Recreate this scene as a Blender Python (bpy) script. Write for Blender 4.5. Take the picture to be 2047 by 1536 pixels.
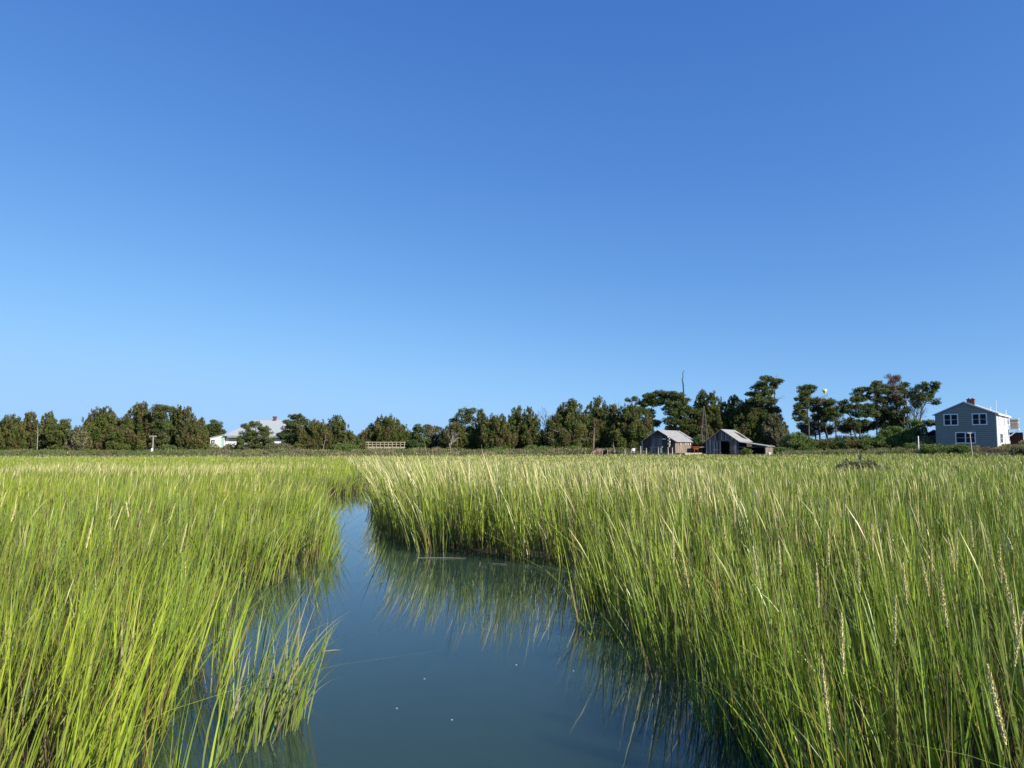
import bpy, math, random
import numpy as np
from mathutils import Vector

for o in list(bpy.data.objects):
    bpy.data.objects.remove(o, do_unlink=True)
SC = bpy.context.scene
COL = SC.collection
R = math.radians
rng = np.random.default_rng(7)
random.seed(7)

# ------------------------------------------------------------------ camera
H = 1.8                                   # eye height above the water
F = 1535.0                                # focal length in pixels of the 2047 px wide photograph
PITCH = math.atan(125 / 1535.0)
cam_d = bpy.data.cameras.new("camera")
cam = bpy.data.objects.new("camera", cam_d)
COL.objects.link(cam)
cam_d.sensor_width = 36.0
cam_d.lens = 27.0
cam_d.clip_start = 0.05
cam_d.clip_end = 8000
cam.location = (0, 0, H)
cam.rotation_euler = (R(90) + PITCH, 0, 0)
SC.camera = cam

# ------------------------------------------------------------------ sky, sun, exposure
SUN_BEARING, SUN_EL = R(127), R(28)
world = bpy.data.worlds.new("World")
SC.world = world
world.use_nodes = True
nt = world.node_tree
for n in list(nt.nodes):
    nt.nodes.remove(n)
sky = nt.nodes.new("ShaderNodeTexSky")
sky.sky_type = 'NISHITA'
sky.sun_disc = False
sky.sun_elevation = SUN_EL
sky.sun_rotation = SUN_BEARING
sky.altitude = 0
sky.air_density = 1.0
sky.dust_density = 0.0
sky.ozone_density = 6.0
EXPO = 0.75
SKY_STRENGTH = 0.13
# clear autumn air: the sky is sampled a little above the true direction (no whitish band at the horizon)
tcs = nt.nodes.new("ShaderNodeTexCoord")
mps = nt.nodes.new("ShaderNodeMapping"); mps.inputs['Location'].default_value = (0, 0, 0.12)
nt.links.new(tcs.outputs['Generated'], mps.inputs['Vector'])
nt.links.new(mps.outputs['Vector'], sky.inputs['Vector'])
sp_ = nt.nodes.new("ShaderNodeSeparateColor"); cb0 = nt.nodes.new("ShaderNodeCombineColor")
nt.links.new(sky.outputs[0], sp_.inputs[0])
for ch, gain, gam, cap in ((0, 3.60, 1.364, 0.375), (1, 1.96, 1.04, 0.64), (2, 1.41, 0.62, 1.03)):
    p1 = nt.nodes.new("ShaderNodeMath"); p1.operation = 'MULTIPLY'; p1.inputs[1].default_value = 0.1
    p2 = nt.nodes.new("ShaderNodeMath"); p2.operation = 'POWER'; p2.inputs[1].default_value = gam
    p3 = nt.nodes.new("ShaderNodeMath"); p3.operation = 'MULTIPLY'; p3.inputs[1].default_value = gain / (SKY_STRENGTH * 2 ** EXPO)
    nt.links.new(sp_.outputs[ch], p1.inputs[0]); nt.links.new(p1.outputs[0], p2.inputs[0]); nt.links.new(p2.outputs[0], p3.inputs[0])
    p4 = nt.nodes.new("ShaderNodeMath"); p4.operation = 'SMOOTH_MIN'; p4.inputs[1].default_value = cap / (SKY_STRENGTH * 2 ** EXPO); p4.inputs[2].default_value = 0.22 / (SKY_STRENGTH * 2 ** EXPO)
    nt.links.new(p3.outputs[0], p4.inputs[0]); nt.links.new(p4.outputs[0], cb0.inputs[ch])
bg = nt.nodes.new("ShaderNodeBackground")
bg.inputs['Strength'].default_value = SKY_STRENGTH
wo = nt.nodes.new("ShaderNodeOutputWorld")
nt.links.new(cb0.outputs[0], bg.inputs['Color'])
nt.links.new(bg.outputs[0], wo.inputs['Surface'])

sun_d = bpy.data.lights.new("sun", 'SUN')
sun_d.energy = 4.8
sun_d.angle = R(0.5)
sun_d.color = (1.0, 0.93, 0.82)
sun = bpy.data.objects.new("sun", sun_d)
COL.objects.link(sun)
S = Vector((math.sin(SUN_BEARING) * math.cos(SUN_EL), math.cos(SUN_BEARING) * math.cos(SUN_EL), math.sin(SUN_EL)))
sun.rotation_euler = S.to_track_quat('Z', 'Y').to_euler()
sun.location = S * 200

SC.view_settings.view_transform = 'Standard'
SC.view_settings.look = 'None'
SC.view_settings.gamma = 1.0
SC.view_settings.exposure = EXPO
try:
    SC.cycles.max_bounces = 8
    SC.cycles.transparent_max_bounces = 8
    SC.cycles.caustics_reflective = False
    SC.cycles.caustics_refractive = False
    SC.cycles.use_denoising = True
except Exception:
    pass

# ------------------------------------------------------------------ photograph pixel -> place
CP, SP = math.cos(PITCH), math.sin(PITCH)

def z_at(v, Y):
    yc = (768.0 - v) / F
    return H + Y * (yc * CP + SP) / (CP - yc * SP)

def x_at(u, Y, z):
    return (u - 1023.5) / F * (Y * CP + (z - H) * SP)

def at(u, v, Y):
    z = z_at(v, Y)
    return Vector((x_at(u, Y, z), Y, z))

def on_level(u, v, z=0.0):
    yc = (768.0 - v) / F
    Y = (z - H) * (CP - yc * SP) / (yc * CP + SP)
    return (x_at(u, Y, z), Y)

# ------------------------------------------------------------------ noise on numpy arrays
def vnoise(x, y, scale, seed=0):
    x = np.asarray(x, float) / scale + seed * 17.31
    y = np.asarray(y, float) / scale - seed * 9.77
    xi = np.floor(x); yi = np.floor(y)
    fx = x - xi; fy = y - yi
    fx = fx * fx * (3 - 2 * fx); fy = fy * fy * (3 - 2 * fy)
    def h(a, b):
        s = np.sin(a * 127.1 + b * 311.7 + seed * 74.7) * 43758.5453
        return s - np.floor(s)
    return (h(xi, yi) * (1 - fx) + h(xi + 1, yi) * fx) * (1 - fy) + (h(xi, yi + 1) * (1 - fx) + h(xi + 1, yi + 1) * fx) * fy

def sstep(a, b, x):
    t = np.clip((np.asarray(x, float) - a) / (b - a), 0, 1)
    return t * t * (3 - 2 * t)

# ------------------------------------------------------------------ materials
def new_mat(name):
    m = bpy.data.materials.new(name)
    m.use_nodes = True
    n = m.node_tree.nodes
    b = n["Principled BSDF"]
    return m, m.node_tree, b

def mat_plain(name, col, rough=0.7, var=0.25, scale=3.0, spec=0.3, bump=0.0, metallic=0.0):
    m, t, b = new_mat(name)
    tc = t.nodes.new("ShaderNodeTexCoord")
    no = t.nodes.new("ShaderNodeTexNoise")
    no.inputs['Scale'].default_value = scale
    no.inputs['Detail'].default_value = 6
    t.links.new(tc.outputs['Object'], no.inputs['Vector'])
    r = t.nodes.new("ShaderNodeValToRGB")
    r.color_ramp.elements[0].position = 0.3
    r.color_ramp.elements[1].position = 0.7
    r.color_ramp.elements[0].color = (*[c * (1 - var) for c in col], 1)
    r.color_ramp.elements[1].color = (*[min(1, c * (1 + var)) for c in col], 1)
    t.links.new(no.outputs['Fac'], r.inputs['Fac'])
    t.links.new(r.outputs['Color'], b.inputs['Base Color'])
    b.inputs['Roughness'].default_value = rough
    b.inputs['Specular IOR Level'].default_value = spec
    b.inputs['Metallic'].default_value = metallic
    if bump:
        bp = t.nodes.new("ShaderNodeBump")
        bp.inputs['Strength'].default_value = bump
        t.links.new(no.outputs['Fac'], bp.inputs['Height'])
        t.links.new(bp.outputs['Normal'], b.inputs['Normal'])
    return m

def mat_board(name, dark, light, stretch=(6, 6, 0.5), rough=0.85):
    """weathered boards: noise stretched along the grain"""
    m, t, b = new_mat(name)
    tc = t.nodes.new("ShaderNodeTexCoord")
    mp = t.nodes.new("ShaderNodeMapping")
    mp.inputs['Scale'].default_value = stretch
    no = t.nodes.new("ShaderNodeTexNoise")
    no.inputs['Scale'].default_value = 1.0
    no.inputs['Detail'].default_value = 5
    t.links.new(tc.outputs['Object'], mp.inputs['Vector'])
    t.links.new(mp.outputs['Vector'], no.inputs['Vector'])
    r = t.nodes.new("ShaderNodeValToRGB")
    r.color_ramp.elements[0].position = 0.33
    r.color_ramp.elements[1].position = 0.66
    r.color_ramp.elements[0].color = (*dark, 1)
    r.color_ramp.elements[1].color = (*light, 1)
    t.links.new(no.outputs['Fac'], r.inputs['Fac'])
    t.links.new(r.outputs['Color'], b.inputs['Base Color'])
    b.inputs['Roughness'].default_value = rough
    b.inputs['Specular IOR Level'].default_value = 0.2
    return m

def mat_vcol(name, transl=0.35, rough=0.5, spec=0.3, tint=(1.15, 1.1, 0.6)):
    m, t, b = new_mat(name)
    a = t.nodes.new("ShaderNodeAttribute")
    a.attribute_name = "Col"
    t.links.new(a.outputs['Color'], b.inputs['Base Color'])
    b.inputs['Roughness'].default_value = rough
    b.inputs['Specular IOR Level'].default_value = spec
    if transl > 0:
        tr = t.nodes.new("ShaderNodeBsdfTranslucent")
        mu = t.nodes.new("ShaderNodeMix")
        mu.data_type = 'RGBA'
        mu.blend_type = 'MULTIPLY'
        mu.inputs['Factor'].default_value = 1.0
        t.links.new(a.outputs['Color'], mu.inputs['A'])
        mu.inputs['B'].default_value = (*tint, 1)
        t.links.new(mu.outputs['Result'], tr.inputs['Color'])
        mx = t.nodes.new("ShaderNodeMixShader")
        mx.inputs[0].default_value = transl
        out = t.nodes["Material Output"]
        t.links.new(b.outputs[0], mx.inputs[1])
        t.links.new(tr.outputs[0], mx.inputs[2])
        t.links.new(mx.outputs[0], out.inputs['Surface'])
    return m

M = {}
M['grass'] = mat_vcol('marsh grass blades', 0.13, 0.40, 0.5)
M['leaf'] = mat_vcol('tree foliage', 0.2, 0.6, 0.2)
M['bark'] = mat_board('grey brown bark', (0.05, 0.04, 0.032), (0.16, 0.135, 0.11), (8, 8, 1.5))
M['dead_bark'] = mat_board('silvery dead wood', (0.16, 0.14, 0.12), (0.36, 0.33, 0.29), (6, 6, 1))
M['twig'] = mat_plain('grey brown twigs', (0.15, 0.125, 0.105), 0.9, 0.3, 2)
M['snag'] = mat_plain('dark snag bark', (0.06, 0.055, 0.055), 0.9, 0.3, 2)

# ------------------------------------------------------------------ mesh helpers
def np_mesh(name, verts, faces, mat, cols=None, smooth=False):
    verts = np.ascontiguousarray(verts, dtype=np.float32)
    faces = np.ascontiguousarray(faces, dtype=np.int32)
    k = faces.shape[1]
    me = bpy.data.meshes.new(name)
    me.vertices.add(len(verts))
    me.vertices.foreach_set("co", verts.ravel())
    me.loops.add(faces.size)
    me.loops.foreach_set("vertex_index", faces.ravel())
    me.polygons.add(len(faces))
    me.polygons.foreach_set("loop_start", np.arange(0, faces.size, k, dtype=np.int32))
    me.polygons.foreach_set("loop_total", np.full(len(faces), k, dtype=np.int32))
    if smooth:
        me.polygons.foreach_set("use_smooth", np.ones(len(faces), dtype=bool))
    me.update(calc_edges=True)
    if cols is not None:
        at_ = me.color_attributes.new("Col", 'FLOAT_COLOR', 'POINT')
        c4 = np.ones((len(verts), 4), np.float32)
        c4[:, :3] = cols
        at_.data.foreach_set("color", c4.ravel())
    me.materials.append(mat)
    return me

def link(name, me, parent=None):
    o = bpy.data.objects.new(name, me)
    COL.objects.link(o)
    if parent is not None:
        o.parent = parent
    return o

def tag(o, label=None, cat=None, group=None, kind=None):
    if label: o['label'] = label
    if cat: o['category'] = cat
    if group: o['group'] = group
    if kind: o['kind'] = kind
    return o

def thing(name, loc, label, cat, rz=0.0, group=None):
    o = bpy.data.objects.new(name, None)
    COL.objects.link(o)
    o.empty_display_size = 0.3
    o.location = loc
    o.rotation_euler = (0, 0, rz)
    return tag(o, label, cat, group)

class MB:
    def __init__(s):
        s.v = []; s.f = []; s.marks = []
    def mat(s, i):
        """faces added from here on use material slot i"""
        s.marks.append((len(s.f), i)); return s
    def box(s, x0, x1, y0, y1, z0, z1):
        n = len(s.v)
        s.v += [(x0, y0, z0), (x1, y0, z0), (x1, y1, z0), (x0, y1, z0), (x0, y0, z1), (x1, y0, z1), (x1, y1, z1), (x0, y1, z1)]
        s.f += [[n + i for i in q] for q in ((3, 2, 1, 0), (4, 5, 6, 7), (0, 1, 5, 4), (1, 2, 6, 5), (2, 3, 7, 6), (3, 0, 4, 7))]
        return s
    def prism(s, pts, d):
        """polygon pts swept along d"""
        n = len(s.v); k = len(pts); d = Vector(d)
        P = [Vector(p) for p in pts]
        s.v += [tuple(p) for p in P] + [tuple(p + d) for p in P]
        s.f.append([n + i for i in range(k)][::-1])
        s.f.append([n + k + i for i in range(k)])
        for i in range(k):
            j = (i + 1) % k
            s.f.append([n + i, n + j, n + k + j, n + k + i])
        return s
    def bar(s, p, q, w, h=None):
        h = h or w
        p = Vector(p); q = Vector(q)
        d = (q - p).normalized()
        a = d.cross(Vector((0, 0, 1)))
        if a.length < 1e-3: a = Vector((1, 0, 0))
        a.normalize(); b = a.cross(d)
        a *= w / 2; b *= h / 2
        return s.prism([p - a - b, p + a - b, p + a + b, p - a + b], q - p)
    def tube(s, pts, rad, n=6):
        P = [Vector(p) for p in pts]
        base = len(s.v)
        for i, p in enumerate(P):
            d = (P[min(i + 1, len(P) - 1)] - P[max(i - 1, 0)])
            if d.length < 1e-6: d = Vector((0, 0, 1))
            d.normalize()
            a = d.cross(Vector((0.31, 0.95, 0.05)))
            if a.length < 1e-3: a = d.cross(Vector((1, 0, 0)))
            a.normalize(); b = d.cross(a)
            r = rad[i] if hasattr(rad, '__len__') else rad
            for k in range(n):
                th = 2 * math.pi * k / n
                s.v.append(tuple(p + a * (r * math.cos(th)) + b * (r * math.sin(th))))
        for i in range(len(P) - 1):
            for k in range(n):
                k2 = (k + 1) % n
                s.f.append([base + i * n + k, base + i * n + k2, base + (i + 1) * n + k2, base + (i + 1) * n + k])
        s.f.append([base + k for k in range(n)][::-1])
        s.f.append([base + (len(P) - 1) * n + k for k in range(n)])
        return s
    def lathe(s, c, prof, n=10):
        base = len(s.v)
        for r, z in prof:
            for k in range(n):
                th = 2 * math.pi * k / n
                s.v.append((c[0] + r * math.cos(th), c[1] + r * math.sin(th), c[2] + z))
        for i in range(len(prof) - 1):
            for k in range(n):
                k2 = (k + 1) % n
                s.f.append([base + i * n + k, base + i * n + k2, base + (i + 1) * n + k2, base + (i + 1) * n + k])
        s.f.append([base + k for k in range(n)][::-1])
        s.f.append([base + (len(prof) - 1) * n + k for k in range(n)])
        return s
    def build(s, name, mat, parent=None, smooth=False):
        me = bpy.data.meshes.new(name)
        me.from_pydata(s.v, [], s.f)
        me.update()
        if smooth:
            for p in me.polygons: p.use_smooth = True
        if s.marks:
            for m_ in mat: me.materials.append(m_)
            mi = np.zeros(len(s.f), np.int32)
            for st, i in s.marks: mi[st:] = i
            me.polygons.foreach_set("material_index", mi)
        else:
            me.materials.append(mat)
        return link(name, me, parent)

# ------------------------------------------------------------------ the creek and the land
bank_left = [(-1.7, -6.0), (-1.65, 0.0), (-1.55, 2.5)] + [on_level(u, v) for u, v in
    [(400, 1536), (425, 1480), (440, 1430), (452, 1380), (452, 1330), (440, 1285), (430, 1250), (440, 1215), (475, 1188), (560, 1172), (632, 1162),
     (662, 1125), (660, 1090), (650, 1055), (638, 1030), (612, 1008), (690, 992), (755, 979)]] + [(1.5, 34.5), (9.5, 40.0), (13.5, 48.0)]
bank_right = [(15.5, 46.5), (10.5, 37.5), (2.5, 31.8), (-2.6, 28.6)] + [on_level(u, v) for u, v in
    [(752, 1004), (748, 1030), (758, 1055), (800, 1078), (838, 1100), (870, 1114), (1000, 1118), (1085, 1126), (1140, 1136), (1185, 1146),
     (1175, 1172), (1168, 1205), (1200, 1272), (1282, 1300), (1345, 1395), (1400, 1428), (1470, 1534)]] + [(1.4, 3.4), (1.35, 2.0), (1.5, 0.0), (1.6, -6.0)]
CHAN = np.array(bank_left + bank_right)

def land_dist(x, y):
    """distance from the water's edge, positive on land"""
    x = np.asarray(x, float); y = np.asarray(y, float)
    d2 = np.full(x.shape, 1e9); inside = np.zeros(x.shape, bool)
    n = len(CHAN)
    for i in range(n):
        ax, ay = CHAN[i]; bx, by = CHAN[(i + 1) % n]
        ex, ey = bx - ax, by - ay
        t = np.clip(((x - ax) * ex + (y - ay) * ey) / (ex * ex + ey * ey + 1e-12), 0, 1)
        d2 = np.minimum(d2, (x - ax - t * ex) ** 2 + (y - ay - t * ey) ** 2)
        if ay != by:
            c = ((ay > y) != (by > y)) & (x < (bx - ax) * (y - ay) / (by - ay) + ax)
            inside ^= c
    d = np.sqrt(d2)
    return np.where(inside, -d, d)

def ground_z(x, y, sd=None):
    x = np.asarray(x, float); y = np.asarray(y, float)
    if sd is None: sd = land_dist(x, y)
    soil = 0.05 + 0.05 * (vnoise(x, y, 3.0, 3) - 0.5)
    z = -0.55 + (soil + 0.55) * sstep(-1.2, 0.9, sd)
    z = z + 0.75 * sstep(98, 126, y)
    z = z + 1.15 * np.exp(-(((x - 77) / 20.0) ** 2 + ((y - 124) / 15.0) ** 2))
    return z

def gz(x, y):
    return float(ground_z(np.array([x]), np.array([y]), np.array([9.0]))[0])

def graded(a, b, step, far_lo, far_hi, g=1.16):
    m = list(np.arange(a, b + 1e-6, step))
    s = step; lo = []; x = a
    while x > far_lo:
        s *= g; x -= s; lo.append(x)
    s = step; hi = []; x = b
    while x < far_hi:
        s *= g; x += s; hi.append(x)
    return np.array(lo[::-1] + m + hi)

gx = graded(-10, 10, 0.2, -3000, 3000)
gy = graded(-4, 38, 0.2, -400, 4000)
GX, GY = np.meshgrid(gx, gy)
GZ = ground_z(GX, GY)
gv = np.stack([GX, GY, GZ], -1).reshape(-1, 3)
nx, ny = len(gx), len(gy)
ii = np.arange(nx * ny).reshape(ny, nx)
gf = np.stack([ii[:-1, :-1], ii[:-1, 1:], ii[1:, 1:], ii[1:, :-1]], -1).reshape(-1, 4)
M['mud'] = mat_plain('marsh mud with dead litter', (0.055, 0.045, 0.028), 0.9, 0.45, 1.4, 0.2, 0.4)
tag(link('ground', np_mesh('ground', gv, gf, M['mud'], smooth=True)), 'dark marsh mud under the grass', 'ground', kind='structure')

mw, t, b = new_mat('still creek water')
b.inputs['Base Color'].default_value = (0.028, 0.052, 0.034, 1)
b.subsurface_method = 'BURLEY'
b.inputs['Subsurface Weight'].default_value = 1.0
b.inputs['Subsurface Radius'].default_value = (0.35, 0.45, 0.40)
b.inputs['Subsurface Scale'].default_value = 1.0
b.inputs['Roughness'].default_value = 0.015
b.inputs['IOR'].default_value = 1.333
b.inputs['Specular IOR Level'].default_value = 0.5
tc = t.nodes.new("ShaderNodeTexCoord")
mp = t.nodes.new("ShaderNodeMapping"); mp.inputs['Scale'].default_value = (1.0, 0.6, 1)
n1 = t.nodes.new("ShaderNodeTexNoise"); n1.inputs['Scale'].default_value = 2.2; n1.inputs['Detail'].default_value = 3
bp = t.nodes.new("ShaderNodeBump"); bp.inputs['Strength'].default_value = 0.06; bp.inputs['Distance'].default_value = 0.02
t.links.new(tc.outputs['Object'], mp.inputs[0]); t.links.new(mp.outputs[0], n1.inputs['Vector'])
t.links.new(n1.outputs['Fac'], bp.inputs['Height']); t.links.new(bp.outputs[0], b.inputs['Normal'])
wv = np.array([(-40, -30, 0), (40, -30, 0), (40, 70, 0), (-40, 70, 0)], float)
tag(link('water', np_mesh('water', wv, np.array([[0, 1, 2, 3]]), mw)), 'still blue tidal creek water', 'water', kind='structure')

# ------------------------------------------------------------------ marsh grass
def blades(bx, by, bz, h, w, lx, ly, bend, cb, cm, ct, seg, wprof=None, face=None, tknee=0.3):
    """flat tapering blades; returns verts, quads, colours"""
    n = len(bx)
    ts = np.linspace(0, 1, seg + 1)
    az = rng.uniform(0, 2 * np.pi, n) if face is None else face
    sx, sy = np.cos(az), np.sin(az)
    V = np.empty((n, seg + 1, 2, 3), np.float32)
    C = np.empty((n, seg + 1, 2, 3), np.float32)
    for i, tt in enumerate(ts):
        k = tt * (1 - bend) + bend * tt * tt * 1.6
        px = bx + lx * h * k
        py = by + ly * h * k
        pz = bz + h * (tt - 0.35 * bend * tt ** 3)
        if wprof is None:
            ww = w * 0.5 * max(0.06, (1 - tt ** 1.7)) * (0.75 + 0.5 * min(1, tt * 2.5))
        else:
            ww = w * 0.5 * np.interp(tt, wprof[0], wprof[1])
        V[:, i, 0, 0] = px - sx * ww; V[:, i, 1, 0] = px + sx * ww
        V[:, i, 0, 1] = py - sy * ww; V[:, i, 1, 1] = py + sy * ww
        V[:, i, 0, 2] = pz; V[:, i, 1, 2] = pz
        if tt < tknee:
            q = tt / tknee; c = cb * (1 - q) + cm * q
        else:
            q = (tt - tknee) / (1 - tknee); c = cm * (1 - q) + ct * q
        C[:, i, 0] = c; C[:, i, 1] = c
    base = (np.arange(n) * (seg + 1) * 2)[:, None]
    s = (np.arange(seg) * 2)[None, :]
    a = base + s
    Q = np.stack([a, a + 1, a + 3, a + 2], -1).reshape(-1, 4)
    return V.reshape(-1, 3), Q, C.reshape(-1, 3)

class Pile:
    def __init__(s): s.V = []; s.Q = []; s.C = []; s.n = 0
    def add(s, V, Q, C):
        s.V.append(V); s.Q.append(Q + s.n); s.C.append(C); s.n += len(V)
    def mesh(s, name, mat):
        return np_mesh(name, np.concatenate(s.V), np.concatenate(s.Q), mat, np.concatenate(s.C))

def grass_field():
    pile = Pile()
    DN = 135
    rings = [(1.15, 3, DN, 6), (3, 6, DN, 6), (6, 10, 0, 5), (10, 18, 0, 3), (18, 34, 0, 3), (34, 60, 0, 2), (60, 126, 0, 2)]
    for d0, d1, dens, seg in rings:
        half = 0.80 if d0 > 2.9 else 1.5
        area = half * (d1 * d1 - d0 * d0)
        dmax = DN * min(1, (6.5 / max(d0, 1e-3))) ** 0.85
        n = int(area * dmax)
        d = np.sqrt(rng.uniform(d0 * d0, d1 * d1, n))
        a = rng.uniform(-half, half, n)
        keep = rng.uniform(0, 1, n) < np.minimum(1, 6.5 / d) ** 0.85 * DN / dmax
        d = d[keep]; a = a[keep]
        x = d * np.sin(a); y = d * np.cos(a)
        ymax = np.where(x > 40, 116, np.where(x > 10, 110, 106)) + 4 * (vnoise(x, y, 6, 5) - 0.5)
        k = y < ymax
        x = x[k]; y = y[k]; d = d[k]
        sd = land_dist(x, y)
        left = x < -0.23 * (y - 5)
        loose = left & (y < 9)
        lo = np.where(loose, -0.22, -0.14); hi = np.where(loose, 0.15, 0.14)
        p = np.clip((sd - lo) / (hi - lo), 0, 1) ** 1.1
        clump = vnoise(x, y, 0.33, 11)
        p *= np.where(loose & (sd < 0.30), (clump > 0.47) * 1.2, 1.0)
        p *= 0.12 + 0.88 * sstep(0.30, 0.62, vnoise(x, y, 0.32, 12))
        p = np.maximum(p, 0)
        k = rng.uniform(0, 1, len(x)) < p
        x = x[k]; y = y[k]; d = d[k]; sd = sd[k]; left = left[k]
        if len(x) == 0: continue
        e = 0.05
        gxn = (land_dist(x + e, y) - land_dist(x - e, y)) / (2 * e)
        gyn = (land_dist(x, y + e) - land_dist(x, y - e)) / (2 * e)
        z = ground_z(x, y, sd) - 0.03
        edge = np.exp(-np.maximum(sd, 0) / 1.6)
        # canopy height above the water
        hl = 0.92 + 0.16 * np.exp(-np.maximum(sd, 0) / 3.0)
        hr = np.where(y > 9, 0.98 + 0.52 * np.exp(-np.maximum(sd - 0.5, 0) / 4.5), 1.05 + 0.16 * np.exp(-np.maximum(sd, 0) / 3.0))
        hc = np.where(left, hl, hr)
        hc = np.where(y > 29, 0.95, hc)
        hc = hc * (1 - 0.34 * sstep(22, 70, y))
        hc = hc * (0.82 + 0.36 * vnoise(x, y, 2.6, 21)) * (0.88 + 0.24 * vnoise(x, y, 0.5, 22))
        hc = hc * (1 - 0.42 * sstep(104, 114, y))
        hc = hc * np.where(sd < 0.1, 0.86, 1)
        # zones of straw seed heads and dead grass
        straw = np.where(left, 0.02 + 0.05 * vnoise(x, y, 5, 31), 0.05 + 0.13 * vnoise(x, y, 5, 31)) + 0.06 * sstep(40, 60, y)
        straw = straw + 0.55 * sstep(29, 33, y) * (1 - sstep(42, 48, y)) * sstep(-9, -13, x)
        straw = straw + np.where(~left, 0.38 * sstep(10.5, 14, y) * (1 - 0.93 * sstep(0.20, 0.36, x / np.maximum(y, 1))) * (0.45 + 0.9 * vnoise(x, y, 6, 32)) * (1 - 0.55 * sstep(60, 90, y)), 0)
        straw = straw + 0.22 * sstep(86, 96, y) * vnoise(x, y, 9, 33)
        straw = np.clip(straw, 0, 0.85)
        dead = 0.05 + 0.12 * sstep(0.55, 0.8, vnoise(x, y, 3.2, 41))
        dead = dead + 0.38 * np.exp(-(((x - 2.6) / 1.5) ** 2 + ((y - 12.0) / 2.0) ** 2))
        dead = dead + 0.45 * np.exp(-(((x - 11) / 4.0) ** 2 + ((y - 37) / 2.6) ** 2))
        dead = dead + 0.35 * sstep(96, 103, y) * sstep(0, -10, x)
        dead = dead + 0.25 * edge * left * (y > 20)
        W = np.maximum(1, d / 6.5) ** 0.54
        nb = [0, 1, 2, 3] if d0 < 30 else [0, 1, 2]
        for j in nb:
            m = len(x)
            isdead = rng.uniform(0, 1, m) < dead
            jx = x + rng.normal(0, 0.02, m) * np.sqrt(W); jy = y + rng.normal(0, 0.02, m) * np.sqrt(W)
            h = np.maximum(0.12, hc - np.minimum(z, 0)) * rng.uniform(0.62, 1.08, m) * (1.0 - 0.09 * j)
            h = np.where(isdead, h * rng.uniform(0.45, 0.95, m), h)
            lean_e = edge * np.where(left, 0.11, 0.10)
            tx = 0.26 * (vnoise(x, y, 0.45, 71) - 0.5); ty = 0.26 * (vnoise(x, y, 0.45, 72) - 0.5)
            lx = -gxn * lean_e + np.where(left, 0.08, -0.045) + tx + rng.normal(0, 0.060 + 0.035 * j, m)
            ly = -gyn * lean_e + ty + rng.normal(0, 0.060 + 0.035 * j, m)
            stray = rng.uniform(0, 1, m) < 0.05
            lx = np.where(stray, lx + rng.normal(0, 0.45, m), lx); ly = np.where(stray, ly + rng.normal(0, 0.4, m), ly)
            bend = np.clip(rng.normal(0.18, 0.2, m), 0, 0.8) + stray * 0.5
            w = rng.uniform(0.005, 0.0165, m) * W * (1 - 0.1 * j)
            g = vnoise(x, y, 1.3, 51)[:, None]; g2 = vnoise(x, y, 7.0, 52)[:, None]
            r1 = rng.uniform(0, 1, (m, 1))
            green = np.where(rng.uniform(0, 1, (m, 1)) < 0.16, np.array([0.150, 0.230, 0.080]), np.array([0.118, 0.232, 0.020])) * (0.6 + 0.7 * r1)  # some blades carry a pale bluish sky sheen in their colour
            yel = np.array([0.335, 0.405, 0.032]) * (0.8 + 0.4 * r1)
            q = np.clip(0.10 + 0.45 * g + 0.35 * (g2 - 0.4) + rng.normal(0, 0.22, (m, 1)) + np.where(left, 0.12, 0.07)[:, None], 0, 1)
            mid = green * (1 - q) + yel * q
            tip = mid * 0.75 + np.array([0.27, 0.25, 0.055]) * 0.25
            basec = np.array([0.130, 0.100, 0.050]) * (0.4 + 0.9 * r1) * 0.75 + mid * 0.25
            browntip = rng.uniform(0, 1, (m, 1)) < 0.09
            tip = np.where(browntip, np.array([0.36, 0.27, 0.11]) * (0.6 + 0.6 * r1), tip)
            rusty = rng.uniform(0, 1, (m, 1)) < 0.025
            mid = np.where(rusty, np.array([0.30, 0.17, 0.055]) * (0.6 + 0.7 * r1), mid)
            dc = np.array([0.24, 0.175, 0.095]) * rng.uniform(0.5, 1.25, (m, 1))
            dd = isdead[:, None]
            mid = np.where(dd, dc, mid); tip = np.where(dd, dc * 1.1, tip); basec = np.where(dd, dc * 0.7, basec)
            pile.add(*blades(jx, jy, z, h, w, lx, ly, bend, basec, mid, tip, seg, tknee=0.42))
        # last year's brown stems low between the green ones
        if d0 < 30:
            m = len(x); k = np.tile(np.arange(m), 2); m = len(k)
            dc = np.array([0.20, 0.130, 0.070]) * rng.uniform(0.2, 1.25, (m, 1))
            pile.add(*blades(x[k] + rng.normal(0, 0.03, m), y[k] + rng.normal(0, 0.03, m), z[k], np.maximum(0.1, hc[k]) * rng.uniform(0.25, 0.80, m), rng.uniform(0.003, 0.009, m) * W[k],
                             np.where(left[k], 0.05, -0.04) + rng.normal(0, 0.13, m), rng.normal(0, 0.13, m), rng.uniform(0, 0.4, m), dc, dc, dc, 3))
        # seed-head stems standing a little above the leaves
        k = rng.uniform(0, 1, len(x)) < straw * (0.30 if d0 < 10 else 0.95)
        if d0 < 6: k &= rng.uniform(0, 1, len(x)) < 0.2
        m = int(k.sum())
        if m:
            h = np.maximum(0.2, hc[k]) * rng.uniform(0.98, 1.16, m)
            lx = -gxn[k] * edge[k] * 0.2 + np.where(left[k], 0.13, -0.06) + rng.normal(0, 0.09, m)
            ly = rng.normal(0, 0.09, m) - gyn[k] * edge[k] * 0.2
            col = np.array([0.52, 0.47, 0.21]) * rng.uniform(0.75, 1.2, (m, 1)) + rng.uniform(-0.03, 0.03, (m, 1)) * np.array([1, 0.2, -0.4])
            stem = np.array([0.16, 0.17, 0.04]) * rng.uniform(0.8, 1.2, (m, 1))
            w = rng.uniform(0.010, 0.015, m) * W[k] ** 0.9
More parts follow.
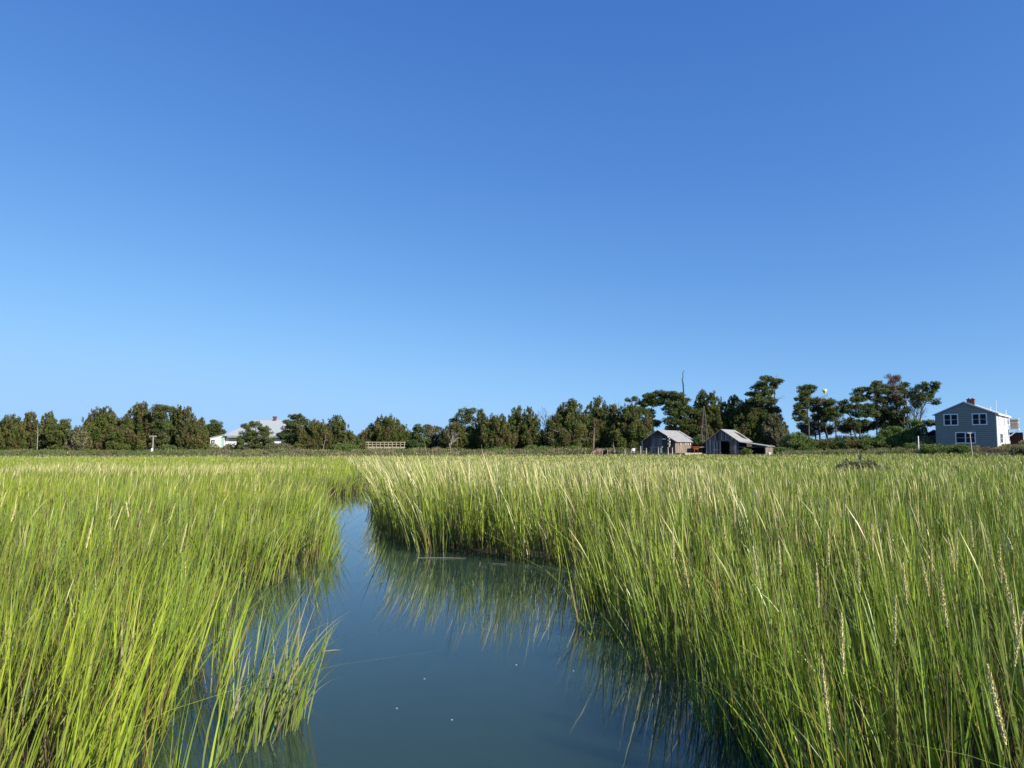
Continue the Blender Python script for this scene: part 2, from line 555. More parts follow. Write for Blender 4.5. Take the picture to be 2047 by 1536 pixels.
            prof = ([0, 0.70, 0.78, 0.93, 1], [0.35, 0.35, 0.95, 0.8, 0.1])
            n = m
            V, Q, C = blades(x[k], y[k], z[k], h, w, lx, ly, np.full(m, 0.3), stem, stem, col, max(4, seg), prof, tknee=0.70)
            Cr = C.reshape(m, max(4, seg) + 1, 2, 3)
            Cr[:, -2:] = col[:, None, None, :]
            pile.add(V, Q, C)
    # loose tufts standing in the shallows off the near left bank
    tufts = [(430, 1530, 12), (452, 1515, 10), (470, 1505, 14), (486, 1494, 16), (505, 1488, 16), (525, 1482, 18), (545, 1474, 16), (562, 1470, 14), (580, 1462, 14), (598, 1446, 12), (590, 1425, 8), (560, 1440, 8),
             (520, 1455, 8), (480, 1470, 8), (470, 1430, 8), (510, 1400, 7), (545, 1380, 7), (575, 1360, 6), (500, 1350, 6), (470, 1370, 6), (645, 1303, 3), (600, 1230, 4), (625, 1200, 5), (645, 1172, 8), (662, 1150, 8), (676, 1132, 6), (672, 1110, 6), (664, 1090, 6)]
    for u, v, n in tufts:
        cx, cy = on_level(u, v); m = max(3, int(n * 0.85))
        far = v < 1260
        x = cx + rng.normal(0, 0.035 if not far else 0.06, m); y = cy + rng.normal(0, 0.05, m)
        h = rng.uniform(0.45, 0.95, m) * (0.42 if u == 645 and v == 1303 else (0.55 if far else 0.95))
        pale = rng.uniform(0, 1, (m, 1))
        mid = np.array([0.150, 0.225, 0.030]) * (1 - pale * 0.6) + np.array([0.29, 0.32, 0.11]) * pale * 0.6
        mid = np.where(rng.uniform(0, 1, (m, 1)) < (0.4 if far else 0.12), np.array([0.33, 0.29, 0.17]) * rng.uniform(0.6, 1.1, (m, 1)), mid)
        pile.add(*blades(x, y, np.full(m, -0.05), h, rng.uniform(0.006, 0.015, m), rng.normal(0.22 if not far else 0.30, 0.13, m), rng.normal(-0.02, 0.14, m), np.clip(rng.normal(0.3, 0.25, m), 0, 1.0),
                         mid * 0.75, mid, mid * 1.1, 6))
    o = link('marsh_grass', pile.mesh('marsh_grass', M['grass']))
    tag(o, 'tall green cordgrass filling the salt marsh on both banks', 'grass', kind='stuff')
    print('grass verts', pile.n)

grass_field()

# seed stalks near enough to see one by one
M['seed'] = mat_plain('pale straw seed heads', (0.66, 0.59, 0.28), 0.8, 0.2, 30)
M['stem'] = mat_plain('yellow green stems', (0.15, 0.17, 0.035), 0.6, 0.25, 4)

def seed_stalk(u, v, z, lean, label, group, length=0.24, fat=1.0):
    yc = (768.0 - v) / F
    Y = (z - H) * (CP - yc * SP) / (yc * CP + SP)
    tip = Vector((x_at(u, Y, z), Y, z))
    hgt = z + 0.05
    base = Vector((tip.x - lean * hgt, tip.y + random.uniform(-0.08, 0.08), -0.05))
    t = thing('seed_stalk', base, label, 'grass stalk', group=group)
    L = tip - base
    side = Vector((random.uniform(-1, 1), random.uniform(-1, 1), 0)) * 0.03
    def P(s):
        return L * s + Vector((-lean * 0.10 * math.sin(s * math.pi), 0, 0)) + side * math.sin(s * math.pi)
    t0 = 1 - length / hgt
    MB().tube([P(t0 * i / 6) for i in range(7)], [0.0038 - 0.0003 * i for i in range(7)], 5).build('stem', M['stem'], t)
    hd = MB()
    hd.tube([P(t0 + (1 - t0) * i / 5) for i in range(6)], [0.0034] * 5 + [0.0012], 5)
    nsp = 120
    ax = (P(1) - P(t0)).normalized()
    a = ax.cross(Vector((0, 1, 0.1))).normalized(); bq = ax.cross(a)
    for i in range(nsp):
        s = i / nsp
        c = P(t0 + (1 - t0) * s)
        th = i * 2.4 + random.uniform(-0.4, 0.4)
        o = a * math.cos(th) + bq * math.sin(th)
        rr = fat * 0.0075 * (0.55 + 0.9 * math.sin(math.pi * min(1, s * 0.9 + 0.12))) * random.uniform(0.7, 1.25)
        ln = 0.017 * random.uniform(0.8, 1.3)
        k = o.cross(ax) * 0.0028 * fat
        n = len(hd.v)
        hd.v += [tuple(c), tuple(c + o * rr * 0.7 + ax * ln * 0.5 + k), tuple(c + o * rr + ax * ln), tuple(c + o * rr * 0.7 + ax * ln * 0.5 - k)]
        hd.f += [[n, n + 1, n + 2, n + 3]]
    hd.build('seed_head', M['seed'], t)
    for s0 in (0.38, 0.6):
        lf = MB()
        th = random.uniform(0, 6.28)
        o = Vector((math.cos(th), math.sin(th), 0))
        p0 = P(s0 * t0)
        wv_ = Vector((-o.y, o.x, 0)) * 0.0045
        pts = [p0 + o * (0.10 * q) + Vector((0, 0, 0.36 * q - 0.05 * q * q)) for q in (0, 0.35, 0.7, 1)]
        for q in range(3):
            n = len(lf.v); wa = wv_ * (1 - q / 3.2); wb = wv_ * (1 - (q + 1) / 3.2)
            lf.v += [tuple(pts[q] - wa), tuple(pts[q] + wa), tuple(pts[q + 1] + wb), tuple(pts[q + 1] - wb)]
            lf.f.append([n, n + 1, n + 2, n + 3])
        lf.build('leaf', M['stem'], t)

right_heads = [(1505, 1095), (1556, 1082), (1620, 1000), (1632, 1130), (1345, 1060), (1362, 1105), (1682, 1228), (1805, 1128), (1842, 1118), (1862, 1080), (1895, 1078),
    (1912, 1060), (1922, 998), (1938, 1038), (1970, 1072), (1990, 1000), (1998, 1090), (2030, 978), (1700, 990), (1675, 995), (1742, 1050), (1775, 1000), (1600, 985),
    (1520, 975), (1590, 1040), (1655, 1060), (1975, 1335), (2044, 1225), (1642, 1315), (1772, 1042), (1880, 1150), (2020, 1190), (1715, 1105), (1445, 1035), (1465, 1000),
    (1395, 985), (1545, 1010), (1830, 1010), (1955, 970), (1850, 975), (2005, 1140), (1790, 1195)]
for i, (u, v) in enumerate(right_heads):
    near = v > 1180
    seed_stalk(u, v, random.uniform(1.14, 1.26) if not near else random.uniform(1.08, 1.16), random.uniform(-0.17, 0.03) if u != 2044 else 0.12,
               'pale seed stalk of cordgrass rising above the grass on the near right bank', 'seed stalks above the right bank grass',
               random.uniform(0.19, 0.28), random.uniform(0.9, 1.3))
left_heads = [(518, 947), (512, 968), (492, 952), (303, 1000), (252, 1004), (244, 1015), (374, 1048), (186, 1038), (264, 942), (41, 925), (32, 1010), (155, 925), (195, 922),
              (88, 902), (350, 1008), (560, 950), (480, 932), (415, 935), (455, 962), (12, 985)]
for i, (u, v) in enumerate(left_heads):
    seed_stalk(u, v, random.uniform(1.12, 1.22) if v > 940 else random.uniform(1.28, 1.40), random.uniform(0.10, 0.30) * (-0.6 if i == 4 else 1),
               'yellow seed stalk of cordgrass leaning over the grass on the left bank', 'seed stalks above the left bank grass',
               random.uniform(0.16, 0.24), 0.9)

# drifting dead stems on the creek
M['straw'] = mat_plain('dead straw', (0.30, 0.26, 0.18), 0.8, 0.3, 6)
for (u0, v0, u1, v1), lb in (((836, 1116, 932, 1117), 'long pale dead stem floating along the foot of the far clump'),
                             ((984, 1128, 1014, 1130), 'short dead stem floating just right of the longer one'),
                             ((645, 1304, 681, 1301), 'dark dead stem floating beside a lone shoot near the left bank')):
    p = Vector((*on_level(u0, v0), 0.006)); q = Vector((*on_level(u1, v1), 0.006))
    mid = (p + q) / 2
    mb = MB().tube([p - mid, (q - p) * 0.1 + Vector((0, 0, 0.004)), q - mid], [0.003, 0.004, 0.002], 5)
    o = mb.build('floating_stem', M['straw']); o.location = mid
    tag(o, lb, 'dead stem')

M['foam'] = mat_plain('white foam', (0.45, 0.48, 0.50), 0.6, 0.05, 8)
for i, (u, v) in enumerate(((849, 1358), (793, 1417), (1032, 1330), (903, 1440), (1146, 1342))):
    mb = MB(); ang = [random.uniform(0.6, 1.2) for _ in range(9)]
    mb.prism([(0.0065 * ang[k] * math.cos(k * 0.698), 0.006 * ang[k] * math.sin(k * 0.698), 0) for k in range(9)], (0, 0, 0.004))
    o = mb.build('foam_fleck', M['foam']); X, Y = on_level(u, v); o.location = (X, Y, 0.001)
    tag(o, 'tiny white foam fleck drifting on the open creek water', 'foam', 'foam flecks on the creek')

# ------------------------------------------------------------------ trees and shrubs
def leaves(c, rad, n, l, w, cols, up=0.5, out=0.6, rnd=0.7, shell=0.55):
    """n leaf triangles through an ellipsoid; returns verts, faces, colours"""
    d = rng.normal(0, 1, (n, 3)); d /= np.linalg.norm(d, axis=1)[:, None]
    r = rng.uniform(0, 1, n) ** (1 / 3.0)
    r = shell * np.maximum(r, rng.uniform(0, 1, n) ** (1 / 3.0)) + (1 - shell) * r
    r = r * (0.82 + 0.36 * rng.uniform(0, 1, n))
    p = np.asarray(c)[None] + d * r[:, None] * np.asarray(rad)[None]
    ax = d * out + np.array([0, 0, up]) + rng.normal(0, rnd, (n, 3))
    ax /= np.linalg.norm(ax, axis=1)[:, None]
    s = np.cross(ax, rng.normal(0, 1, (n, 3))); s /= np.linalg.norm(s, axis=1)[:, None] + 1e-6
    ll = l * rng.uniform(0.6, 1.4, (n, 1)); ww = w * rng.uniform(0.6, 1.4, (n, 1))
    V = np.stack([p - s * ww * 0.5, p + s * ww * 0.5, p + ax * ll], 1)
    return V.reshape(-1, 3), np.arange(3 * n).reshape(-1, 3), np.repeat(cols, 3, axis=0)

PAL = {
    'cedar': ((0.077, 0.113, 0.026), (0.146, 0.151, 0.041), (0.142, 0.101, 0.052)),
    'pine': ((0.060, 0.101, 0.029), (0.129, 0.155, 0.043), (0.129, 0.105, 0.056)),
    'shrub': ((0.090, 0.151, 0.036), (0.150, 0.197, 0.050), (0.129, 0.130, 0.050)),
    'dull': ((0.133, 0.147, 0.073), (0.194, 0.185, 0.095), (0.198, 0.160, 0.103)),
    'rust': ((0.189, 0.126, 0.095), (0.232, 0.168, 0.133), (0.138, 0.109, 0.082)),
    'tan': ((0.232, 0.202, 0.107), (0.284, 0.235, 0.129), (0.198, 0.160, 0.086)),
}

def lobe_cols(n, pal, brown):
    a, b_, c_ = [np.array(q) for q in PAL[pal]]
    t_ = np.clip(rng.uniform(-0.3, 1.0) + rng.normal(0, 0.25, (n, 1)), 0, 1)
    col = a * (1 - t_) + b_ * t_
    if rng.uniform() < brown:
        k = rng.uniform(0.3, 0.9)
        col = col * (1 - k) + c_ * k
    return col * rng.uniform(0.75, 1.25, (n, 1))

def crown(lobes, base, pal, brown, dens, l, w, up, out, rnd):
    Vs = []; Fs = []; Cs = []; k = 0
    for c, rad in lobes:
        area = math.pi * rad[0] * rad[2]
        n = max(12, int(area * dens))
        V, Fc, C = leaves(np.array(c) - np.array(base), rad, n, l, w, lobe_cols(n, pal, brown), up, out, rnd)
        Vs.append(V); Fs.append(Fc + k); Cs.append(C); k += len(V)
    return np_mesh('crown', np.concatenate(Vs), np.concatenate(Fs), M['leaf'], np.concatenate(Cs))

def cedar(u, vtop, hw, Y, label, pal='cedar', brown=0.22, lean=0.0, vbase=None, tops=2, name='cedar_tree', cat='tree', fullness=1.0, deadlimb=False, fat=0.0):
    tip = at(u, vtop, Y)
    rad = hw * 1.12 * Y / F
    bx = tip.x - lean * rad
    zb = gz(bx, Y)
    base = Vector((bx, Y, zb))
    hgt = tip.z - zb
    zlow = zb + 0.1 if vbase is None else z_at(vbase, Y)
    lobes = []
    npl = int(26 + 3.2 * hgt * max(1, rad / 1.8))
    for i in range(npl):
        s = ((i + random.random()) / npl) ** 0.72
        prof = 0.08 + 0.92 * min(1.0, s / 0.66) ** (0.95 - 0.5 * fat)
        Rr = rad * prof * random.uniform(0.62, 1.12)
        th = i * 2.4 + random.uniform(-0.7, 0.7)
        rise = random.uniform(0.30, 0.85) * Rr
        zt_ = tip.z - s * (tip.z - zlow)
        zt_ = min(zt_, tip.z - 0.1)
        x0 = bx + lean * rad * (1 - s) ** 1.5
        kk = 4 if Rr > 1.0 else 3
        for q in range(kk):
            f = 0.30 + 0.70 * q / (kk - 1)
            lr = max(0.20, Rr * (0.44 - 0.27 * q / (kk - 1)) * random.uniform(0.8, 1.2))
            zq = zt_ - rise * (1 - f) + (0.25 if q == kk - 1 else 0)
            zq = max(zq, zlow + 0.1)
            lobes.append(((x0 + math.cos(th) * Rr * f, Y + math.sin(th) * Rr * f * 0.9, zq), (lr * 0.9, lr * 0.9, lr * (0.8 if q < kk - 1 else 1.5))))
    for i in range(tops * 3):
        cx = tip.x + random.uniform(-1, 1) * rad * (0.04 + 0.10 * i)
        zz = tip.z - 0.30 - 0.24 * i * random.uniform(0.6, 1.0)
        lobes.append(((cx, Y + random.uniform(-0.3, 0.3), zz), (0.13, 0.13, 0.48)))
    for i in range(int(30 + rad * 16)):     # fine tips that fray the outline
        s = random.uniform(0.03, 0.9)
        Rr = rad * (0.10 + 0.90 * min(1.0, s / 0.62) ** (0.95 - 0.5 * fat)) * random.uniform(0.85, 1.12)
        th = random.uniform(0, 2 * math.pi)
        lobes.append(((bx + lean * rad * (1 - s) + math.cos(th) * Rr, Y + math.sin(th) * Rr * 0.9, tip.z - s * (tip.z - zlow) + random.uniform(0.1, 0.5)), (0.10, 0.10, random.uniform(0.22, 0.45))))
    for i in range(int(10 + rad * 6)):      # sprays that break the outline
        s = random.uniform(0.08, 0.9)
        Rr = rad * (0.10 + 0.90 * min(1.0, s / 0.62) ** 0.85)
        th = random.uniform(0, 2 * math.pi)
        lobes.append(((bx + lean * rad * (1 - s) + math.cos(th) * Rr, Y + math.sin(th) * Rr * 0.9, tip.z - s * (tip.z - zlow) + 0.2), (0.17, 0.17, random.uniform(0.3, 0.6))))
    t = thing(name, base, label, cat)
    me = crown(lobes, base, pal, brown, 230 * fullness, 0.25, 0.12, 0.75, 0.55, 0.55)
    link('crown', me, t)
    tr = MB()
    tr.tube([(0, 0, -0.15), (lean * rad * 0.3, 0, hgt * 0.5), (lean * rad * 0.9, 0, hgt * 0.93)], [0.16 + hgt * 0.008, 0.09, 0.025], 7)
    for i in range(12):
        s = random.uniform(0.15, 0.8); th = random.uniform(0, 6.28)
        rr = rad * (1 - s) * 0.85
        p0 = Vector((lean * rad * 0.9 * s, 0, hgt * s))
        tr.tube([p0, p0 + Vector((math.cos(th) * rr, math.sin(th) * rr, 0.25 * rr))], [0.05, 0.018], 5)
    tr.build('trunk', M['bark'], t)
    if deadlimb:
        dl = MB()
        for i in range(7):
            th = random.uniform(math.pi * 1.05, math.pi * 1.95); s = random.uniform(0.18, 0.45)
            p0 = Vector((0.2, -rad * 0.55, hgt * s * 0.8))
            p1 = p0 + Vector((math.cos(th) * rad * 0.7, -rad * 0.35, random.uniform(0.2, 0.9)))
            p2 = p1 + Vector((math.cos(th) * rad * 0.3, -0.2, random.uniform(0.1, 0.7)))
            dl.tube([p0, p1, p2], [0.055, 0.035, 0.012], 5)
            for j in range(3):
                a = p0.lerp(p1, random.uniform(0.4, 1)); dl.tube([a, a + Vector((random.uniform(-0.5, 0.5), -0.1, random.uniform(0.2, 0.7)))], [0.02, 0.008], 4)
        dl.build('dead_limb', M['dead_bark'], t)
    return t

def lobed(u, vbase, Y, lobe_px, trunks, label, pal='pine', brown=0.25, name='pine_tree', cat='tree', dens=125, flat=True, depth=0.8, limb_r=0.07, bare=0, barkmat='bark'):
    """a tree given by its limbs' foliage pads (u, v, half width, half height in photo pixels) at depth Y"""
    b0 = at(u, vbase, Y)
    zb = gz(b0.x, Y)
    base = Vector((b0.x, Y, zb))
    t = thing(name, base, label, cat)
    lobes = []; tr = MB()
    tops = []
    for tk in trunks:                      # trunk polylines in pixels, root first
        pts = [Vector((at(tu, tv, Y).x, Y + random.uniform(-0.2, 0.2), at(tu, tv, Y).z)) - base for tu, tv in tk]
        pts[0].z = min(pts[0].z, -0.1)
        r0 = 0.20 if len(trunks) == 1 else 0.15
        tr.tube(pts, [r0 * (1 - 0.78 * i / (len(pts) - 1)) for i in range(len(pts))], 7)
        tops.append(pts)
    allp = [p for pts in tops for i in range(len(pts) - 1) for p in (pts[i].lerp(pts[i + 1], 0.5), pts[i + 1])]
    for lu, lv, ru, rv in lobe_px:
        c = at(lu, lv, Y); sx = ru * Y / F; sz = rv * Y / F
        dy = random.uniform(-1, 1) * depth
        cw = Vector((c.x, Y + dy, c.z))
        loc = cw - base
        a = min(allp, key=lambda p: (p - loc).length + (0.6 if p.z > loc.z else 0))
        midp = a.lerp(loc, 0.55) + Vector((0, 0, -0.12 * (loc - a).length))
        tr.tube([a, midp, loc], [limb_r, limb_r * 0.7, 0.02], 5)
        m = max(9, int(sx * sz * 24))
        for j in range(m):                 # each pad is several needle tufts with gaps between
            th = random.uniform(0, 6.28); q = math.sqrt(random.random())
            tl = (sx * q * math.cos(th) * 0.85, random.uniform(-1, 1) * max(sx, 0.6) * 0.8, sz * q * math.sin(th) * 0.85)
            rr = max(0.34, min(sx, sz) * random.uniform(0.45, 0.75))
            cc = (cw.x + tl[0], cw.y + tl[1], cw.z + tl[2])
            lobes.append((cc, (rr * 1.1, rr * 1.1, rr * (0.70 if flat else 1.0))))
            if random.random() < 0.2:
                tr.tube([loc, Vector(cc) - base], [0.028, 0.012], 4)
    if bare:
        for j in range(bare):
            a = random.choice(allp); th = random.uniform(-0.6, 3.7)
            ln = random.uniform(0.8, 2.0)
            p1 = a + Vector((math.cos(th) * ln, random.uniform(-0.5, 0.5), abs(math.sin(th)) * ln * 0.8))
            tr.tube([a, p1], [0.035, 0.012], 4)
            for k in range(2):
                q = a.lerp(p1, random.uniform(0.4, 0.9)); tr.tube([q, q + Vector((random.uniform(-0.6, 0.6), 0, random.uniform(0, 0.6)))], [0.016, 0.008], 4)
    for j in range(len(lobe_px) * 5):      # small sprays along the limbs
        a = random.choice(lobe_px); b_ = min((q for q in lobe_px if q is not a), key=lambda q: abs(q[0] - a[0]) + abs(q[1] - a[1]) + random.uniform(0, 12))
        f = random.uniform(0.2, 0.8)
        c = at(a[0] + (b_[0] - a[0]) * f + random.uniform(-6, 6), a[1] + (b_[1] - a[1]) * f + random.uniform(-4, 5), Y)
        rr = random.uniform(0.25, 0.5); lobes.append(((c.x, Y + random.uniform(-1, 1) * depth, c.z), (rr, rr, rr * random.uniform(0.4, 0.8))))
    if lobes:
        link('crown', crown(lobes, base, pal, brown, dens * 1.9, 0.25, 0.10, 0.35, 0.5, 0.8), t)
    tr.build('trunk', M[barkmat], t)
    return t

def bare_tree(u, vbase, vtop, hw, Y, label, mat='twig', levels=5, name='bare_tree', spread=0.55, seed=1, haze_leaf=None, split=0.30, r0=0.12):
    rs = random.Random(seed)
    b0 = at(u, vbase, Y); zb = gz(b0.x, Y)
    base = Vector((b0.x, Y, zb))
    t = thing(name, base, label, 'tree')
    hgt = z_at(vtop, Y) - zb; wid = hw * Y / F
    trunk = MB(); tw = MB(); ends = []
    def grow(p, d, ln, r, lv):
        q = p + d * ln
        q2 = p + d * ln * 0.5 + Vector((rs.uniform(-1, 1), rs.uniform(-1, 1), 0)) * ln * 0.06
        (trunk if lv < 1 else tw).tube([p, q2, q], [r, r * 0.85, r * 0.7], 5 if r > 0.03 else 3)
        if lv >= levels:
            ends.append(q); return
        for k in range(3 if lv < 4 else 2):
            nd = (d + Vector((rs.gauss(0, 1), rs.gauss(0, 1), rs.gauss(0.15, 0.6))) * spread).normalized()
            if nd.z < -0.1: nd.z = 0.1
            grow(p + (q - p) * rs.uniform(0.55, 1.0), nd, ln * rs.uniform(0.55, 0.85), max(0.014, r * 0.58), lv + 1)
    grow(Vector((0, 0, -0.1)), Vector((rs.uniform(-0.1, 0.1), 0, 1)).normalized(), hgt * split, r0, 0)
    xs = [v[0] for v in tw.v]; zs = [v[2] for v in tw.v]
    kx = wid / max(0.3, (max(xs) - min(xs)) / 2); kz = hgt / max(zs); cx = (max(xs) + min(xs)) / 2
    for m in (trunk, tw):
        m.v = [((x - cx * min(1, z / hgt)) * (kx if z > hgt * split * 0.8 else min(kx, 1)), y * kx, z * kz) for x, y, z in m.v]
    trunk.build('trunk', M[mat], t)
    tw.build('branches', M[mat], t)
    if haze_leaf:
        lob = [((q.x * kx + base.x, q.y * kx + base.y, q.z * kz + base.z), (0.22, 0.22, 0.2)) for q in ends[::2]]
        link('crown', crown(lob, base, haze_leaf, 0.3, 60, 0.16, 0.06, 0.3, 0.5, 0.8), t)
    return t

def shrub(u, vtop, vbase, hw, Y, label, pal='shrub', name='shrub', brown=0.15, dens=190, group=None):
    tip = at(u, vtop, Y); zb = gz(tip.x, Y) if vbase is None else z_at(vbase, Y)
    zb = min(zb, gz(tip.x, Y)) if vbase is None else zb
    base = Vector((tip.x, Y, gz(tip.x, Y)))
    rad = hw * Y / F; hgt = max(0.5, tip.z - base.z)
    t = thing(name, base, label, 'bush', group=group)
    lobes = []
    rad *= 1.15; n = int(22 + 12 * rad * hgt)
    for i in range(n):
        th = random.uniform(0, 6.28); q = math.sqrt(random.random()); s = random.random()
        rr = random.uniform(0.32, 0.6) * min(1.0, 0.4 + 0.25 * hgt)
        z = base.z + 0.2 + (hgt - 0.2 - rr * 0.8) * s * math.sqrt(max(0.05, 1 - (q * 0.9) ** 2.6))
        lobes.append(((tip.x + math.cos(th) * q * (rad - rr * 0.5), Y + math.sin(th) * q * rad * 0.8, z), (rr, rr, rr * 0.8)))
    link('crown', crown(lobes, base, pal, brown, dens, 0.20, 0.11, 0.4, 0.6, 0.8), t)
    st = MB()
    for i in range(6):
        th = i * 1.05; st.tube([(0.1 * math.cos(th), 0.1 * math.sin(th), -0.1), (rad * 0.5 * math.cos(th), rad * 0.4 * math.sin(th), hgt * 0.6)], [0.035, 0.012], 4)
    st.build('stem', M['bark'], t)
    return t

# --- left tree line
cedar(-14, 838, 26, 132, 'cedar cut by the left edge of the photo', brown=0.4)
cedar(24, 833, 30, 131, 'broad flat topped cedar nearest the left edge of the photo', brown=0.4, tops=4, fat=0.7)
cedar(62, 827, 24, 133, 'pointed cedar behind the thin pale dead trunk at far left', brown=0.45, fat=0.4)
cedar(97, 828, 25, 134, 'narrow topped cedar just right of the pale dead trunk at far left', brown=0.35, fat=0.3)
lobed(130, 905, 131, [(126, 846, 13, 7), (116, 858, 15, 8), (136, 853, 10, 6), (122, 872, 24, 9), (140, 868, 14, 8), (118, 886, 26, 9), (142, 884, 18, 9), (130, 898, 30, 8)],
      [[(128, 905), (127, 875), (126, 846)]], 'ragged layered pine on the left edge of the first gap of sky', pal='cedar')
cedar(158, 856, 20, 130, 'low dull green cedar in the first gap of sky from the left', pal='dull', fat=0.8)
cedar(207, 816, 38, 134, 'big round cedar standing alone between two gaps at left', brown=0.45, fat=0.6, tops=4, lean=0.05)
shrub(240, 858, None, 20, 131, 'dark bush between the big round cedar and the tallest pointed cedar', pal='cedar')
cedar(283, 808, 44, 135, 'tallest pointed cedar of the left tree line, brown at its top', brown=0.5, fat=0.15)
lobed(322, 906, 133, [(318, 816, 9, 5), (328, 814, 10, 5), (336, 819, 8, 5), (315, 828, 12, 7), (328, 832, 14, 7), (322, 846, 16, 8), (335, 858, 14, 9), (314, 866, 15, 9), (328, 878, 20, 9), (320, 893, 20, 9)],
      [[(326, 905), (325, 860), (324, 818)]], 'irregular pine with pale dead limbs right of the tallest pointed cedar', brown=0.45, bare=14)
cedar(347, 817, 17, 136, 'first of three thin cedar spires right of the dead limbed pine', tops=1)
cedar(359, 815, 19, 135, 'middle one of three thin cedar spires right of the dead limbed pine', tops=1)
cedar(375, 816, 24, 134, 'last and widest of three cedar spires right of the dead limbed pine', tops=3, brown=0.4)
cedar(386, 842, 24, 131, 'broad brownish cedar below the cedar spires', brown=0.5, fat=0.7)
cedar(403, 838, 14, 137, 'small cedar spire just left of the white house', tops=1)
lobed(430, 900, 160, [(428, 844, 8, 5), (437, 850, 7, 4), (422, 856, 14, 8), (436, 862, 12, 8), (424, 872, 18, 9), (440, 872, 10, 7), (420, 888, 20, 9)],
      [[(428, 900), (428, 850)]], 'thin topped pine touching the left wall of the white house', bare=10, dens=110)
lobed(512, 906, 131, [(511, 847, 14, 5), (500, 854, 15, 5), (528, 857, 13, 6), (496, 868, 15, 6), (512, 866, 18, 6), (530, 866, 12, 6), (488, 880, 14, 7), (506, 880, 20, 7), (528, 880, 22, 8), (510, 894, 28, 8), (536, 893, 20, 8)],
      [[(514, 906), (513, 880), (511, 850)]], 'flat topped pine in front of the white house roof', pal='pine', dens=120)
lobed(592, 906, 133, [(586, 834, 12, 5), (600, 834, 12, 6), (576, 843, 11, 6), (592, 847, 15, 7), (608, 843, 8, 6), (580, 858, 15, 8), (600, 862, 16, 8), (570, 872, 18, 9), (592, 878, 22, 9), (580, 893, 28, 9)],
      [[(594, 906), (592, 870), (590, 836)]], 'open topped pine beside the right end of the white house', bare=8)
cedar(627, 843, 34, 131, 'round brownish cedar right of the open topped pine', brown=0.45, fat=0.9, tops=4)
cedar(673, 834, 26, 133, 'spiky cedar with several pointed tips left of the wooden railing', tops=5, fat=0.6)
cedar(694, 866, 22, 131, 'low cedar at the right foot of the spiky cedar', pal='cedar', fat=0.7)
shrub(715, 877, None, 24, 131, 'green bush at the left end of the wooden railing', pal='cedar')
cedar(773, 834, 44, 139, 'wide cedar directly behind the wooden railing', fat=0.45, tops=4)
lobed(838, 904, 134, [(836, 853, 6, 5), (853, 853, 7, 4), (832, 862, 8, 5), (848, 862, 8, 5), (826, 872, 12, 7), (842, 874, 14, 7), (832, 888, 20, 9), (852, 888, 14, 9)],
      [[(838, 904), (836, 855)], [(842, 904), (852, 856)]], 'small two headed pine right of the wooden railing', dens=110)
lobed(866, 904, 136, [(862, 858, 9, 5), (874, 858, 9, 5), (860, 870, 14, 7), (876, 872, 12, 7), (866, 886, 20, 9)], [[(866, 904), (866, 860)]],
      'grey green oak like tree right of the two headed pine', pal='dull', name='oak_tree', dens=100, bare=8)
bare_tree(900, 903, 857, 17, 129, 'small bare dead tree with a broken straight trunk at centre', 'dead_bark', 4, seed=5, name='dead_tree', spread=0.5)
cedar(908, 848, 26, 133, 'low dense cedar behind the small bare dead tree', fat=0.8, brown=0.35)
lobed(935, 904, 135, [(930, 822, 12, 5), (945, 822, 10, 5), (918, 832, 10, 5), (936, 832, 14, 6), (908, 842, 10, 6), (926, 844, 14, 6), (944, 842, 8, 6), (916, 856, 16, 7), (936, 860, 14, 8), (920, 874, 20, 9), (944, 876, 16, 9)],
      [[(932, 904), (926, 862), (938, 826)]], 'windswept pine with grey limbs showing through its open crown', pal='pine', bare=14, dens=95)
cedar(962, 821, 19, 134, 'slim leaning cedar spire right of the windswept pine', lean=0.3, tops=1)
cedar(993, 832, 33, 132, 'broad flat topped cedar right of the slim leaning spire', fat=0.9, tops=5, brown=0.35)
cedar(1035, 815, 26, 135, 'cedar whose tip bends right, left one of a close pair', lean=0.45, tops=1, fat=0.3)
cedar(1058, 817, 25, 134, 'cedar with a short blunt tip, right one of a close pair', tops=2, brown=0.35, fat=0.3)
bare_tree(1096, 900, 812, 27, 138, 'leafless grey twiggy tree with a rounded top', 'twig', 6, seed=11, spread=0.5)
cedar(1100, 862, 30, 140, 'dark cedar below the leafless grey twiggy tree', fat=0.8)
bare_tree(1118, 900, 826, 13, 140, 'slender leafless tree hugging the tallest centre cedar', 'twig', 5, seed=15, spread=0.35)
cedar(1142, 800, 46, 134, 'tallest cedar at centre with a bleached dead limb in front', brown=0.4, deadlimb=True, tops=3, lean=0.12)
cedar(1195, 795, 34, 135, 'tall pointed cedar above the thatched blind', tops=2, lean=0.15, fat=0.2)
cedar(1222, 812, 28, 134, 'brownish cedar filling the right flank of the pointed cedar', brown=0.6, fat=0.5)
bare_tree(1243, 898, 798, 20, 139, 'leafless grey tree standing between cedars above the white sign', 'twig', 6, seed=21, spread=0.45)
cedar(1262, 810, 40, 132, 'dark bulky cedar left of the dark shed', brown=0.3, fat=0.8, tops=4)
lobed(1305, 900, 138, [(1262, 799, 14, 5), (1298, 792, 16, 6), (1316, 788, 18, 6), (1292, 806, 16, 8), (1310, 806, 14, 8), (1330, 800, 16, 7), (1284, 822, 12, 8), (1300, 826, 8, 10), (1312, 846, 9, 7), (1298, 850, 8, 7)],
      [[(1306, 900), (1305, 850), (1303, 815), (1312, 792)], [(1304, 830), (1285, 806), (1264, 801)]], 'umbrella topped pine with a visible trunk behind the dark shed', dens=140)
